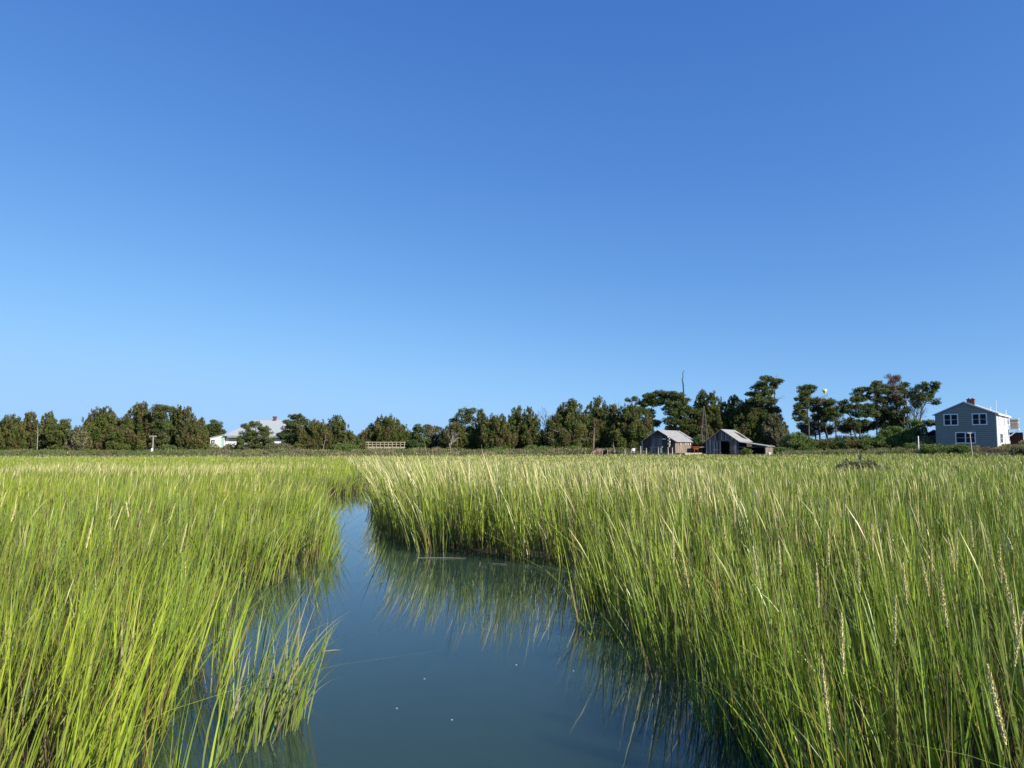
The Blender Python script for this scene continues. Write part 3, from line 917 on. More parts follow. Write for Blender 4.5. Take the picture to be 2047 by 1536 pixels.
lobed(1350, 900, 137, [(1338, 790, 20, 6), (1358, 792, 16, 6), (1370, 800, 10, 6), (1345, 804, 20, 7), (1362, 812, 16, 8), (1340, 818, 16, 7), (1352, 826, 22, 8), (1375, 822, 18, 8), (1338, 842, 14, 8), (1358, 842, 18, 9), (1344, 858, 12, 8), (1386, 826, 14, 6), (1378, 842, 16, 9), (1372, 858, 18, 9), (1390, 858, 14, 9)],
      [[(1352, 900), (1350, 850), (1352, 795)]], 'spreading dark pine above the ridge of the dark shed', dens=140)
cedar(1390, 840, 34, 139, 'shaded dark cedar low between the dark shed and the barn', fat=0.9)
cedar(1403, 781, 26, 138, 'tall sparse topped cedar directly above the wooden lattice tower', tops=3, fat=0.3)
cedar(1424, 786, 27, 137, 'tall cedar between the wooden lattice tower and the barn peak', tops=4, fat=0.3)
cedar(1444, 806, 24, 138, 'cedar rising behind the barn ridge', tops=2, fat=0.5)
cedar(1466, 792, 26, 137, 'pointed cedar right of the barn peak', tops=3, fat=0.25)
cedar(1492, 802, 36, 135, 'bulky dark cedar behind the right slope of the barn roof', fat=0.8, tops=3)
lobed(1528, 904, 134, [(1528, 757, 14, 4), (1540, 760, 8, 4), (1520, 767, 12, 5), (1512, 777, 12, 6), (1530, 776, 12, 6), (1504, 789, 12, 6), (1524, 789, 16, 7), (1540, 786, 8, 6), (1512, 802, 22, 8), (1536, 802, 12, 8), (1500, 812, 18, 8), (1522, 818, 24, 9), (1546, 818, 14, 9), (1512, 834, 26, 10), (1536, 838, 22, 10), (1512, 856, 24, 10), (1530, 870, 20, 10)],
      [[(1530, 904), (1528, 840), (1522, 790), (1530, 762)]], 'tallest pine right of the barn, its layered top leaning right', dens=140)
lobed(1551, 904, 136, [(1548, 762, 9, 4), (1556, 764, 5, 3), (1544, 770, 5, 4), (1551, 774, 4, 4)], [[(1552, 904), (1551, 840), (1549, 800), (1548, 766)]],
      'thin mostly bare pine hugging the tallest pine, long twigs reaching right', bare=22, dens=90)
cedar(1546, 832, 24, 132, 'brownish tree with a pale forked trunk behind the barn lean-to', pal='dull', brown=0.6, fat=0.8, deadlimb=True, vbase=880)
# --- right tree line
lobed(1612, 900, 131, [(1608, 775, 14, 4), (1622, 775, 7, 3), (1602, 785, 12, 5), (1616, 784, 10, 5), (1597, 797, 12, 6), (1612, 798, 15, 6), (1592, 814, 13, 6), (1608, 812, 16, 7), (1600, 826, 16, 7), (1590, 838, 11, 5), (1606, 838, 12, 6)],
      [[(1618, 900), (1616, 850), (1612, 800), (1610, 778)]], 'dark layered pine left of the yellow marker', dens=130, limb_r=0.06)
lobed(1640, 900, 133, [(1634, 799, 14, 5), (1654, 801, 10, 5), (1628, 804, 12, 6), (1644, 808, 16, 7), (1658, 810, 8, 8), (1632, 818, 14, 7), (1648, 824, 14, 8), (1626, 834, 12, 6), (1640, 840, 10, 6)],
      [[(1640, 900), (1637, 850), (1634, 820), (1640, 795)]], 'grey brown pine directly below the yellow marker', brown=0.75, dens=105, bare=10)
lobed(1664, 900, 131, [(1662, 806, 10, 6), (1672, 818, 9, 7), (1656, 822, 14, 7), (1666, 832, 13, 7), (1652, 838, 10, 6), (1674, 846, 8, 5)],
      [[(1660, 900), (1652, 860), (1646, 835)], [(1672, 900), (1670, 850), (1662, 812)]], 'smaller pine with two slanting trunks right of the yellow marker', dens=125)
lobed(1716, 900, 131, [(1686, 806, 10, 4), (1704, 800, 12, 6), (1718, 800, 14, 6), (1694, 816, 13, 6), (1712, 815, 18, 7), (1734, 816, 15, 7), (1688, 823, 10, 4), (1722, 828, 22, 7), (1744, 828, 12, 7), (1706, 848, 12, 5), (1728, 846, 12, 6)],
      [[(1720, 900), (1718, 850), (1714, 810)], [(1716, 860), (1700, 835), (1690, 820)]], 'bright green layered pine at the left of the right hand grove', dens=135)
lobed(1755, 900, 134, [(1757, 765, 8, 4), (1748, 772, 11, 5), (1768, 774, 9, 5), (1722, 779, 14, 5), (1740, 782, 14, 6), (1760, 784, 18, 7), (1712, 788, 10, 5), (1732, 794, 14, 6), (1754, 798, 20, 7), (1772, 802, 12, 8), (1744, 812, 14, 7), (1762, 818, 16, 8), (1752, 834, 10, 6)],
      [[(1754, 900), (1752, 850), (1756, 800), (1756, 768)], [(1764, 900), (1768, 850), (1766, 800)]], 'broad dark pine with the knobbly top in the right hand grove', dens=125, brown=0.4)
lobed(1788, 900, 135, [(1784, 754, 10, 5), (1796, 756, 6, 5), (1786, 764, 11, 7), (1792, 778, 11, 8), (1784, 794, 12, 9), (1796, 800, 10, 9), (1790, 818, 11, 9)],
      [[(1796, 900), (1796, 850), (1790, 800), (1787, 756)]], 'rusty brown dead needled pine, the tallest of the right hand grove', pal='rust', brown=0.4, dens=48, flat=False, bare=40)
lobed(1808, 900, 132, [(1809, 770, 9, 5), (1800, 782, 10, 6), (1812, 790, 10, 6), (1800, 806, 10, 7), (1810, 822, 10, 6), (1792, 828, 12, 7)],
      [[(1800, 900), (1806, 850), (1808, 775)]], 'slim dark pine between the rusty pine and the spreading pine', dens=110, brown=0.35, bare=8)
lobed(1846, 900, 131, [(1843, 769, 9, 4), (1864, 769, 11, 4), (1832, 778, 10, 5), (1850, 778, 9, 5), (1870, 776, 6, 4), (1826, 788, 8, 5), (1842, 790, 12, 5), (1860, 786, 8, 5), (1830, 800, 10, 6), (1848, 800, 14, 5), (1866, 793, 6, 4), (1834, 812, 10, 5), (1852, 846, 9, 5), (1864, 846, 4, 5), (1838, 850, 12, 5), (1868, 806, 4, 3)],
      [[(1830, 900), (1828, 845), (1828, 822), (1838, 800), (1850, 775)], [(1828, 832), (1842, 822), (1850, 806), (1862, 775)], [(1826, 845), (1814, 828), (1810, 800), (1810, 790)]],
      'spreading pine with long bare limbs nearest the blue house', dens=110, bare=18)
bare_tree(1772, 900, 790, 24, 137, 'leafless grey tree between the knobbly pine and the rusty pine', 'twig', 6, seed=41, spread=0.45)
bare_tree(1832, 900, 798, 30, 135, 'leafless grey tree tangled behind the spreading pine', 'twig', 6, seed=44, spread=0.5)
bare_tree(1655, 900, 815, 26, 137, 'leafless grey tree behind the two slanting trunks', 'twig', 6, seed=47, spread=0.45)
lobed(1775, 905, 136, [(1766, 828, 12, 7), (1780, 838, 14, 8), (1762, 848, 14, 8), (1790, 852, 14, 9), (1776, 862, 18, 9), (1800, 842, 12, 8)], [[(1776, 905), (1776, 850), (1774, 826)]],
      'low dense pine filling the gap under the rusty brown pine', dens=120, flat=False)
lobed(1700, 905, 136, [(1694, 842, 12, 6), (1706, 850, 14, 8), (1690, 858, 14, 8), (1722, 858, 14, 8), (1738, 852, 12, 7)], [[(1702, 905), (1702, 870), (1700, 842)]],
      'low brownish pine under the bright green layered pine', dens=110, flat=False, brown=0.7)
lobed(1628, 905, 136, [(1606, 852, 12, 6), (1622, 848, 12, 7), (1640, 856, 14, 8), (1656, 860, 12, 8), (1616, 864, 16, 8)], [[(1630, 905), (1630, 870), (1626, 848)]],
      'low dull pine at the foot of the grey brown pine', pal='dull', dens=90, flat=False, brown=0.5)
# --- shrubs
shrub(338, 888, None, 16, 127, 'bright green rounded bush right of the T shaped post', pal='shrub')
shrub(388, 900, None, 11, 122, 'small tan bush at the edge of the marsh left of the white house', pal='tan')
shrub(455, 887, None, 8, 131, 'grey green bush below the green door of the white house', pal='dull')
shrub(481, 882, None, 9, 132, 'dark bush between the green door and the flat topped pine', pal='cedar')
shrub(560, 884, None, 30, 128, 'low dense bush at the foot of the open topped pine', pal='dull')
shrub(690, 884, None, 26, 127, 'rounded green bush below the low cedar left of the railing', pal='shrub')
shrub(1000, 893, None, 30, 126, 'low green bush at the foot of the broad flat topped cedar', pal='shrub')
shrub(1075, 888, None, 30, 126, 'low green bush at the foot of the leafless twiggy tree', pal='shrub')
shrub(1150, 890, None, 26, 125, 'green bush just left of the thatched blind', pal='shrub')
shrub(1240, 894, None, 14, 124, 'small green bush just right of the thatched blind', pal='cedar')
shrub(1400, 868, None, 16, 123.5, 'yellow green bush at the foot of the wooden lattice tower', pal='shrub')
shrub(1489, 896, None, 12, 113.5, 'weedy bush in front of the open lean-to of the barn', pal='shrub')
shrub(1560, 893, None, 22, 119, 'bush against the right end of the barn lean-to', pal='shrub')
shrub(1594, 862, None, 30, 124, 'tall pale green bush right of the barn', pal='shrub')
shrub(1640, 872, None, 36, 128, 'dark bush in the shade under the pine with the yellow marker', pal='cedar')
shrub(1690, 868, None, 34, 127, 'dark brush under the pines left of the green thicket', pal='cedar')
shrub(1740, 868, None, 36, 126, 'green thicket under the bright green layered pine', pal='shrub')
shrub(1790, 850, None, 34, 126, 'large green thicket under the rusty brown pine', pal='shrub')
shrub(1825, 836, None, 24, 127, 'upper green thicket at the foot of the spreading pine', pal='shrub')
shrub(1850, 868, None, 22, 122, 'olive bush just left of the blue house', pal='dull')
shrub(1830, 884, None, 26, 117, 'low dark green hedge bush left of the blue house', pal='shrub')
shrub(1875, 887, None, 30, 112, 'low dark green bush below the left corner of the blue house', pal='shrub')
shrub(1918, 886, None, 22, 111, 'low dark green bush below the ground floor window of the blue house', pal='shrub')
shrub(2042, 890, None, 20, 108, 'dark brown green bush at the right edge of the photo', pal='dull')
shrub(2050, 878, None, 12, 124, 'tall grassy bush behind the right end of the blue house', pal='tan')
for u, v0, v1, hw, lb, s in ((1722, 917, 942, 42, 'low tangled grey green bush standing out in the right marsh', 1),):
    shrub(u, v0, None, hw, 42, lb, pal='dull', name='marsh_bush', dens=260)
bare_tree(1722, 935, 896, 14, 42, 'bare upright twigs rising from the tangled marsh bush', 'dead_bark', 2, seed=31, name='dead_twigs', spread=0.3, split=0.3, r0=0.02)

# scrub along the edge of the marsh: nobody could count it
def scrub_belt():
    Vs = []; Fs = []; Cs = []; k = 0
    for i in range(1500):
        u = random.uniform(-160, 1290)
        Y = random.uniform(110, 128)
        x = x_at(u, Y, 1)
        if 1160 < u < 1245 and Y < 121: continue
        z0 = gz(x, Y)
        hh = random.uniform(0.15, 0.40) * (0.75 if u < 420 else 1) * (0.6 + 0.8 * float(vnoise(np.array([x]), np.array([Y]), 7, 61)[0])) * (0.55 + 0.55 * float(sstep(110, 121, Y)))
        c = (x, Y, z0 + hh * 0.75); rad = (random.uniform(0.5, 1.0), 0.7, hh)
        pal = random.choice(('dull', 'dull', 'shrub', 'shrub', 'cedar', 'tan', 'tan') if u > 420 else ('shrub', 'cedar', 'shrub', 'dull', 'cedar'))
        n = int(95 * rad[0] * rad[2] * 3)
        V, Fc, C = leaves(np.array(c), rad, n, 0.22, 0.09, lobe_cols(n, pal, 0.35), 0.9, 0.4, 0.5)
        Vs.append(V); Fs.append(Fc + k); Cs.append(C); k += len(V)
    for i in range(300):
        u = random.uniform(1560, 2120); Y = random.uniform(112, 119); x = x_at(u, Y, 1); z0 = gz(x, Y)
        n = 110
        V, Fc, C = leaves(np.array((x, Y, z0 + 0.2)), (random.uniform(0.5, 1), 0.7, 0.32), n, 0.22, 0.08, lobe_cols(n, random.choice(('shrub', 'dull', 'tan')), 0.35), 0.9, 0.4, 0.5)
        Vs.append(V); Fs.append(Fc + k); Cs.append(C); k += len(V)
    for i in range(420):
        u = random.uniform(-250, 2300); Y = random.uniform(142, 165); x = x_at(u, Y, 1); z0 = gz(x, Y)
        n = 220
        V, Fc, C = leaves(np.array((x, Y, z0 + 0.6)), (random.uniform(0.9, 1.8), 1.0, random.uniform(0.7, 1.2)), n, 0.3, 0.14, lobe_cols(n, random.choice(('cedar', 'shrub', 'cedar')), 0.35), 0.6, 0.4, 0.7)
        Vs.append(V); Fs.append(Fc + k); Cs.append(C); k += len(V)
    o = link('scrub', np_mesh('scrub', np.concatenate(Vs), np.concatenate(Fs), M['leaf'], np.concatenate(Cs)))
    tag(o, 'low grey green scrub along the edge of the marsh', 'scrub', kind='stuff')
scrub_belt()

# snags and masts
def px_pole(pts, Y, r, label, name, mat, cat, extra=()):
    b0 = at(*pts[0], Y); base = Vector((b0.x, Y, gz(b0.x, Y)))
    P = [at(u, v, Y) - base for u, v in pts]
    P[0] = Vector((P[0].x, 0, -0.15))
    t = thing(name, base, label, cat)
    MB().tube(P, [r * (1 - 0.75 * i / (len(P) - 1)) for i in range(len(P))], 6).build('trunk' if cat == 'tree' else 'pole', mat, t)
    if extra:
        e = MB()
        for a, b2 in extra: e.tube([at(*a, Y) - base, at(*b2, Y) - base], [0.03, 0.012], 4)
        e.build('branches' if cat == 'tree' else 'arm', mat, t)
    return t
px_pole([(1372, 900), (1370, 850), (1367, 800), (1366, 774), (1365, 764), (1363.5, 759.5), (1365.5, 754), (1364.5, 746), (1368, 741)], 136.5, 0.17,
        'tall crooked dead snag rising out of the pines above the dark shed', 'dead_snag', M['snag'], 'tree', (((1363.5, 760), (1362, 759)), ((1366, 775), (1368, 770))))
M['mast'] = mat_plain('pale galvanised mast', (0.42, 0.46, 0.46), 0.5, 0.1, 2)
px_pole([(1349, 900), (1349, 785), (1348.5, 762)], 148, 0.07, 'thin pale antenna mast left of the crooked dead snag', 'antenna_mast', M['mast'], 'mast',
        (((1347, 776), (1351, 774)), ((1347, 770), (1350.5, 768)), ((1348, 778), (1350, 778))))
px_pole([(74, 905), (75, 880), (76, 862), (75, 850)], 129.5, 0.09, 'thin pale dead trunk in front of the leftmost cedars', 'dead_tree', M['dead_bark'], 'tree', (((76, 872), (82, 864)), ((75, 866), (70, 860)), ((76, 885), (84, 880))))
px_pole([(1227, 908), (1229, 903), (1227, 893), (1225.5, 884)], 117, 0.09, 'bleached forked dead branch standing at the right end of the thatched blind', 'dead_sapling', M['dead_bark'], 'tree', (((1227, 896), (1222.5, 889)), ((1228, 899), (1224, 896.5))))
px_pole([(644, 905), (647, 893), (650, 880), (651, 868)], 129, 0.08, 'pale leaning dead trunk left of the spiky cedar', 'dead_tree', M['dead_bark'], 'tree', (((647, 893), (641, 880)), ((649, 884), (654, 874))))
px_pole([(1186, 900), (1187, 880), (1188, 855)], 130.5, 0.12, 'grey bare trunk in the shade above the thatched blind', 'dead_tree', M['dead_bark'], 'tree')

# ------------------------------------------------------------------ buildings
M['roof_grey'] = mat_board('weathered grey roofing', (0.22, 0.215, 0.205), (0.34, 0.335, 0.32), (1.5, 6, 1.5), 0.8)
M['shed_dark'] = mat_board('dark weathered boards', (0.026, 0.022, 0.020), (0.105, 0.085, 0.07), (1.2, 3, 9))
M['shed_light'] = mat_board('pale grey boards', (0.10, 0.082, 0.066), (0.29, 0.24, 0.195), (5, 5, 0.5))  # paler grey than the shed's gable boards
M['barn_board'] = mat_board('silver grey barn boards', (0.07, 0.066, 0.064), (0.26, 0.24, 0.225), (5, 5, 0.35))
M['barn_dark'] = mat_board('charcoal grey barn boards', (0.035, 0.033, 0.036), (0.11, 0.10, 0.10), (5, 5, 0.35))
M['barn_pale'] = mat_board('bleached barn boards', (0.24, 0.225, 0.21), (0.46, 0.43, 0.40), (5, 5, 0.35))
M['inside'] = mat_plain('painted interior shade', (0.025, 0.022, 0.020), 0.95, 0.3, 2)  # near-black colour puts the shade of the interiors into the boards
M['deck'] = mat_board('pale deck timber', (0.26, 0.22, 0.15), (0.44, 0.38, 0.27), (0.8, 6, 6))
M['post'] = mat_board('grey weathered posts', (0.28, 0.25, 0.22), (0.50, 0.46, 0.41), (8, 8, 0.8))
M['blue'] = mat_board('slate blue clapboards', (0.205, 0.210, 0.190), (0.255, 0.258, 0.232), (1.2, 1.2, 5), 0.6)
M['blue_highlight'] = mat_plain('painted clapboard edge highlight', (0.40, 0.40, 0.37), 0.7, 0.1, 3)  # pale strips paint a highlight along the lower edge of each clapboard
M['whitewall'] = mat_plain('white painted boards', (0.50, 0.53, 0.57), 0.55, 0.05, 1.5)
M['white'] = mat_plain('white paint', (0.80, 0.80, 0.80), 0.5, 0.04, 3)
M['glass'] = mat_plain('dark window glass', (0.010, 0.012, 0.022), 0.12, 0.2, 1, 0.12)
M['brick'] = mat_plain('red chimney brick', (0.15, 0.062, 0.045), 0.85, 0.3, 9)
M['mint'] = mat_plain('mint green paint', (0.33, 0.62, 0.44), 0.6, 0.05, 2)
M['teal'] = mat_plain('faded teal paint', (0.20, 0.34, 0.32), 0.7, 0.2, 4)
M['orange'] = mat_plain('rusty orange paint', (0.30, 0.075, 0.03), 0.7, 0.35, 5)
M['tower'] = mat_board('brown weathered tower timber', (0.075, 0.060, 0.048), (0.19, 0.155, 0.125), (8, 8, 0.8))
M['redwood'] = mat_board('red brown boards', (0.022, 0.009, 0.009), (0.045, 0.018, 0.016), (6, 6, 0.6))
M['buoy'] = mat_plain('bleached buoy foam', (0.72, 0.66, 0.56), 0.7, 0.12, 8)
M['thatch'] = mat_board('dry reed thatch', (0.16, 0.10, 0.07), (0.42, 0.30, 0.22), (7, 7, 1.2), 0.95)
M['dark'] = mat_plain('dark tarred board', (0.03, 0.028, 0.03), 0.8, 0.3, 4)
M['yellow'] = mat_plain('bright yellow paint', (0.90, 0.88, 0.10), 0.5, 0.05, 4)
M['shade_blind'] = mat_plain('pale window blind', (0.62, 0.62, 0.66), 0.7, 0.05, 2)
M['asphalt'] = mat_plain('light grey shingles', (0.36, 0.385, 0.39), 0.85, 0.1, 4)

class House:
    """local frame: origin at the near right corner of the gable front; front runs along -x, the right side along +y"""
    def __init__(s, name, label, cat, u, v, Y, rz):
        s.p = at(u, v, Y); s.rz = rz
        s.t = thing(name, s.p, label, cat, rz)
        s.fd = (-math.cos(rz), -math.sin(rz)); s.sd = (-math.sin(rz), math.cos(rz))
    def _hit(s, d, u, v):
        xc = (u - 1023.5) / F; t_ = 0
        for _ in range(6):
            Y = s.p.y + t_ * d[1]; z = z_at(v, Y)
            t_ = (xc * (CP * s.p.y + (z - H) * SP) - s.p.x) / (d[0] - xc * CP * d[1])
        return t_, z_at(v, s.p.y + t_ * d[1]) - s.p.z
    def front(s, u, v):
        t_, z = s._hit(s.fd, u, v); return -t_, z
    def side(s, u, v):
        t_, z = s._hit(s.sd, u, v); return t_, z

def roof_slab(mb, a, b_, c, d, th):
    """quad a b c d (anticlockwise seen from outside) thickened inwards"""
    n = (Vector(b_) - Vector(a)).cross(Vector(c) - Vector(a)).normalized()
    return mb.prism([a, b_, c, d], -n * th)

def window(par, x0, x1, z0, z1, axis, off, mull=1, pane='glass', bar=0.09, rail=True):
    """window on the front (axis 'f': plane y=0, outside -y) or the right side (axis 's': plane x=0, outside +x)"""
    fr = MB(); pn = MB()
    def bx(mb, a0, a1, c0, c1, d0, d1):
        if axis == 'f': mb.box(a0, a1, -d1, -d0, c0, c1)
        else: mb.box(d0, d1, a0, a1, c0, c1)
    o = off
    bx(fr, x0, x1, z0, z0 + bar, o, o + 0.07); bx(fr, x0, x1, z1 - bar, z1, o, o + 0.07)
    bx(fr, x0, x0 + bar, z0 + bar, z1 - bar, o, o + 0.066); bx(fr, x1 - bar, x1, z0 + bar, z1 - bar, o, o + 0.066)
    for k in range(1, mull + 1):
        c = x0 + (x1 - x0) * k / (mull + 1)
        bx(fr, c - bar / 2, c + bar / 2, z0 + bar, z1 - bar, o, o + 0.062)
    if rail:
        zm = (z0 + z1) / 2
        bx(fr, x0 + bar, x1 - bar, zm - 0.018, zm + 0.018, o + 0.012, o + 0.04)
    bx(pn, x0 + bar * 0.5, x1 - bar * 0.5, z0 + bar * 0.5, z1 - bar * 0.5, o + 0.004, o + 0.02)
    w = pn.build('window', M[pane], par)
    fr.build('frame', M['white'], w)
    return w

# --- blue house
h = House('blue_house', 'two storey slate blue clapboard house with white side wall', 'house', 1994, 893, 115, R(-39))
W_, _ = h.front(1870, 860); W_ = -W_
_, ZE = h.side(1990.5, 826.5); AX, ZA = h.front(1926.5, 804.5)
Lb = 14.5
wl = MB()
nc = 21; ztop = ZA
def gable_half(z):
    if z <= ZE: return -W_, 0.0
    f = (z - ZE) / (ZA - ZE)
    return -W_ + (AX + W_) * f, 0.0 + AX * f
zz = -0.8; step = (ZE + 0.8) / 20
while zz < ZA - 0.05:
    z1 = min(zz + step, ZA - 0.01)
    a0, a1 = gable_half(zz); b0, b1 = gable_half(z1)
    wl.mat(0); wl.prism([(a0, -0.035, zz), (a1, -0.035, zz), (b1, -0.004, z1), (b0, -0.004, z1)], (0, 0.2, 0))
    wl.mat(1); wl.box(a0 + 0.02, a1 - 0.02, -0.050, -0.036, zz, zz + 0.045)
    zz = z1
wl.build('wall', [M['blue'], M['blue_highlight']], h.t)
sw = MB()
zz = -0.8
while zz < ZE - 0.01:
    z1 = min(zz + step, ZE)
    sw.prism([(0.03, 0.2, zz), (0.03, Lb, zz), (0.002, Lb, z1), (0.002, 0.2, z1)], (-0.2, 0, 0))
    zz = z1
sw.build('side_wall', M['whitewall'], h.t)
bk = MB(); bk.box(-W_, -0.2, Lb - 0.2, Lb - 0.004, -0.8, ZE - 0.05); bk.box(-W_ + 0.004, -W_ + 0.2, 0.2, Lb - 0.2, -0.8, ZE - 0.05)
bk.prism([(-W_, Lb - 0.1, ZE - 0.05), (-0.1, Lb - 0.1, ZE - 0.05), (AX, Lb - 0.1, ZA - 0.1)], (0, 0.09, 0))
bk.build('rear_wall', M['blue'], h.t)
rf = MB(); ov = 0.22; eo = 0.35
sl = (ZA - ZE) / (-AX); sl2 = (ZA - ZE) / (W_ + AX)
roof_slab(rf, (AX, -ov, ZA + 0.12), (eo, -ov, ZE + 0.12 - sl * eo), (eo, Lb + 0.2, ZE + 0.12 - sl * eo), (AX, Lb + 0.2, ZA + 0.12), 0.09)
roof_slab(rf, (-W_ - eo, -ov, ZE + 0.12 - sl2 * eo), (AX - 0.003, -ov, ZA + 0.12), (AX - 0.003, Lb + 0.2, ZA + 0.12), (-W_ - eo, Lb + 0.2, ZE + 0.12 - sl2 * eo), 0.09)
roof = rf.build('roof', M['asphalt'], h.t)
fa = MB()
fa.prism([(AX, -ov - 0.03, ZA + 0.13), (AX, -ov - 0.03, ZA - 0.06), (eo, -ov - 0.03, ZE - 0.06 - sl * eo), (eo, -ov - 0.03, ZE + 0.13 - sl * eo)], (0, 0.027, 0))
fa.prism([(AX, -ov - 0.03, ZA + 0.13), (-W_ - eo, -ov - 0.03, ZE + 0.13 - sl2 * eo), (-W_ - eo, -ov - 0.03, ZE + 0.0 - sl2 * eo), (AX, -ov - 0.03, ZA - 0.0)], (0, 0.027, 0))
fa.box(eo + 0.003, eo + 0.03, -ov, Lb + 0.2, ZE - 0.09 - sl * eo, ZE + 0.12 - sl * eo)
fa.build('fascia', M['white'], roof)
cx, cz = h.front(1931, 795); cx2, _ = h.front(1946, 800)
ch = MB(); ch.box(AX + 0.15, AX + 1.15, 1.6, 2.4, ZA - 0.5, cz - 0.15); ch.box(AX + 0.08, AX + 1.22, 1.53, 2.47, cz - 0.3, cz - 0.18)
c_ = ch.build('chimney', M['brick'], roof)
pt = MB()
for xx in (AX + 0.4, AX + 0.9): pt.tube([(xx, 2.0, cz - 0.15), (xx, 2.0, cz + 0.0)], 0.12, 8)
pt.build('chimney_pot', M['brick'], roof)
for (u0, u1, v0, v1) in ((1885.4, 1916.4, 828, 851.3), (1942, 1974, 826.7, 850), (1909, 1951.4, 864, 887)):
    x0, z1 = h.front(u0, v0); x1, z0 = h.front(u1, v1)
    window(h.t, x0, x1, z0, z1, 'f', 0.04, 1, bar=0.16)
cb_ = MB(); cb_.box(-0.06, 0.05, -0.06, 0.06, -0.8, ZE - 0.05); cb_.build('corner_board', M['white'], h.t)
def sidewin(u0, u1, v0, v1, pane, mull=0):
    y0, z1 = h.side(u0, v0); y1, z0 = h.side(u1, v1)
    window(h.t, y0, y1, z0, z1, 's', 0.035, mull, pane, 0.12)
sidewin(1995.5, 2001.5, 828.5, 850, 'shade_blind'); sidewin(2006.5, 2011.5, 830, 851, 'shade_blind'); sidewin(2014.0, 2017, 832, 851, 'shade_blind')
sidewin(1998, 2004, 866, 887, 'glass', 1); sidewin(2008, 2014, 866, 887, 'shade_blind')
# balcony on the right side
y0, zb_ = h.side(2014.5, 858); y1 = 14.2
bc = MB(); bc.box(0.035, 1.5, y0, y1, zb_ - 0.14, zb_)
for yy in (y0 + 0.1, (y0 + y1) / 2, y1 - 0.1): bc.prism([(0.035, yy, zb_ - 1.3), (0.035, yy, zb_ - 1.15), (1.35, yy, zb_ - 0.15), (1.45, yy, zb_ - 0.15)], (0, 0.08, 0))
bal = bc.build('balcony', M['white'], h.t)
rl = MB()
for yy in (y0 + 0.05, y1 - 0.05):
    rl.box(1.38, 1.48, yy - 0.05, yy + 0.05, zb_, zb_ + 1.6)
rl.box(1.40, 1.46, y0 + 0.1, y1 - 0.1, zb_ + 0.98, zb_ + 1.06); rl.box(0.06, 1.38, y0 + 0.02, y0 + 0.08, zb_ + 0.98, zb_ + 1.06)
rl.box(0.3, 1.5, y0, y1, zb_ + 1.6, zb_ + 1.68)
rl.build('railing', M['white'], bal)
sp = MB(); sp.box(0.25, 1.36, y1 - 0.2, y1 - 0.16, zb_, zb_ + 1.55); sp.build('screen_panel', mat_board('tan lattice screen', (0.30, 0.25, 0.2), (0.42, 0.36, 0.3)), bal)
rw = MB(); rw.box(0.06, 1.9, y1 + 0.05, y1 + 0.2, -0.8, zb_ - 0.55); rw.build('porch_wall', M['redwood'], h.t)
dd = MB(); dd.box(0.04, 0.10, y0 + 0.5, y0 + 1.5, -0.3, 1.9); d_ = dd.build('door', M['white'], h.t)
MB().box(0.101, 0.115, y0 + 0.72, y0 + 1.28, 0.95, 1.7).build('pane', M['glass'], d_)
vp = MB()
vx = eo - 1.0
vp.tube([(-0.05, 1.2, ZE - 0.2), (-0.05, 1.2, ZE + 2.05)], 0.035, 6); vp.build('antenna', M['white'], h.t)
vp = MB(); vp.tube([(-1.4, 6, ZE + 0.3), (-1.4, 6, ZE + 1.25)], 0.06, 6); vp.tube([(-0.1, 12.6, ZE), (-0.1, 12.6, ZE + 1.0)], 0.05, 6); vp.build('vent_pipe', M['white'], h.t)

# small dark outbuilding behind the blue house
p = at(1872, 893, 128); ob = thing('outbuilding', p, 'small dark outbuilding with white roof edge behind the blue house', 'shed', R(-30))
za = z_at(860, 128) - p.z; ze = z_at(865, 128) - p.z
m_ = MB(); m_.prism([(-2.2, 0, -1), (1.6, 0, -1), (1.6, 0, ze - 0.5), (-0.3, 0, za), (-2.2, 0, ze - 0.7)], (0, 3, 0)); m_.build('wall', M['dark'], ob)
m_ = MB(); roof_slab(m_, (-0.3, -0.15, za + 0.1), (1.9, -0.15, ze - 0.55), (1.9, 3.2, ze - 0.55), (-0.3, 3.2, za + 0.1), 0.08)
roof_slab(m_, (-2.5, -0.15, ze - 0.75), (-0.303, -0.15, za + 0.1), (-0.303, 3.2, za + 0.1), (-2.5, 3.2, ze - 0.75), 0.08); m_.build('roof', M['white'], ob)

# --- dark shed
h = House('shed', 'dark board shed with grey roof and hanging white floats', 'shed', 1350, 905, 118, R(-36))
W_ = -h.front(1285, 890)[0]; _, ZE = h.front(1350.3, 882); AX, ZA = h.front(1315.8, 861); Ls, _ = h.side(1390, 893)
wl = MB(); zz = -0.1
def gspan(z):
    if z <= ZE: return -W_, 0.0
    f = (z - ZE) / (ZA - ZE); return -W_ + (AX + W_) * f, AX * f
dx0, dz1 = h.front(1303.5, 873); dx1, _ = h.front(1322, 873)
while zz < ZA - 0.02:
    z1 = min(zz + 0.24, ZA - 0.01); a0, a1 = gspan(zz); b0, b1 = gspan(z1)
    jig = random.uniform(0.0, 0.02)
    if z1 <= dz1:
        segs = ((a0, dx0, b0, dx0), (dx1, a1, dx1, b1))
    else: segs = ((a0, a1, b0, b1),)
    for q0, q1, r0_, r1_ in segs:
        wl.prism([(q0, -0.03 - jig, zz), (q1, -0.03 - jig, zz), (r1_, -0.005, z1), (r0_, -0.005, z1)], (0, 0.06, 0))
    zz = z1
wl.build('wall', M['shed_dark'], h.t)
dr = MB(); n = 7
for i in range(n):
    a = dx0 + (dx1 - dx0) * i / n; b2 = dx0 + (dx1 - dx0) * (i + 1) / n
    dr.box(a + 0.012, b2 - 0.012, -0.01 - 0.02 * (i % 2), 0.03, -0.05, dz1 - 0.12 - random.uniform(0, 0.1))
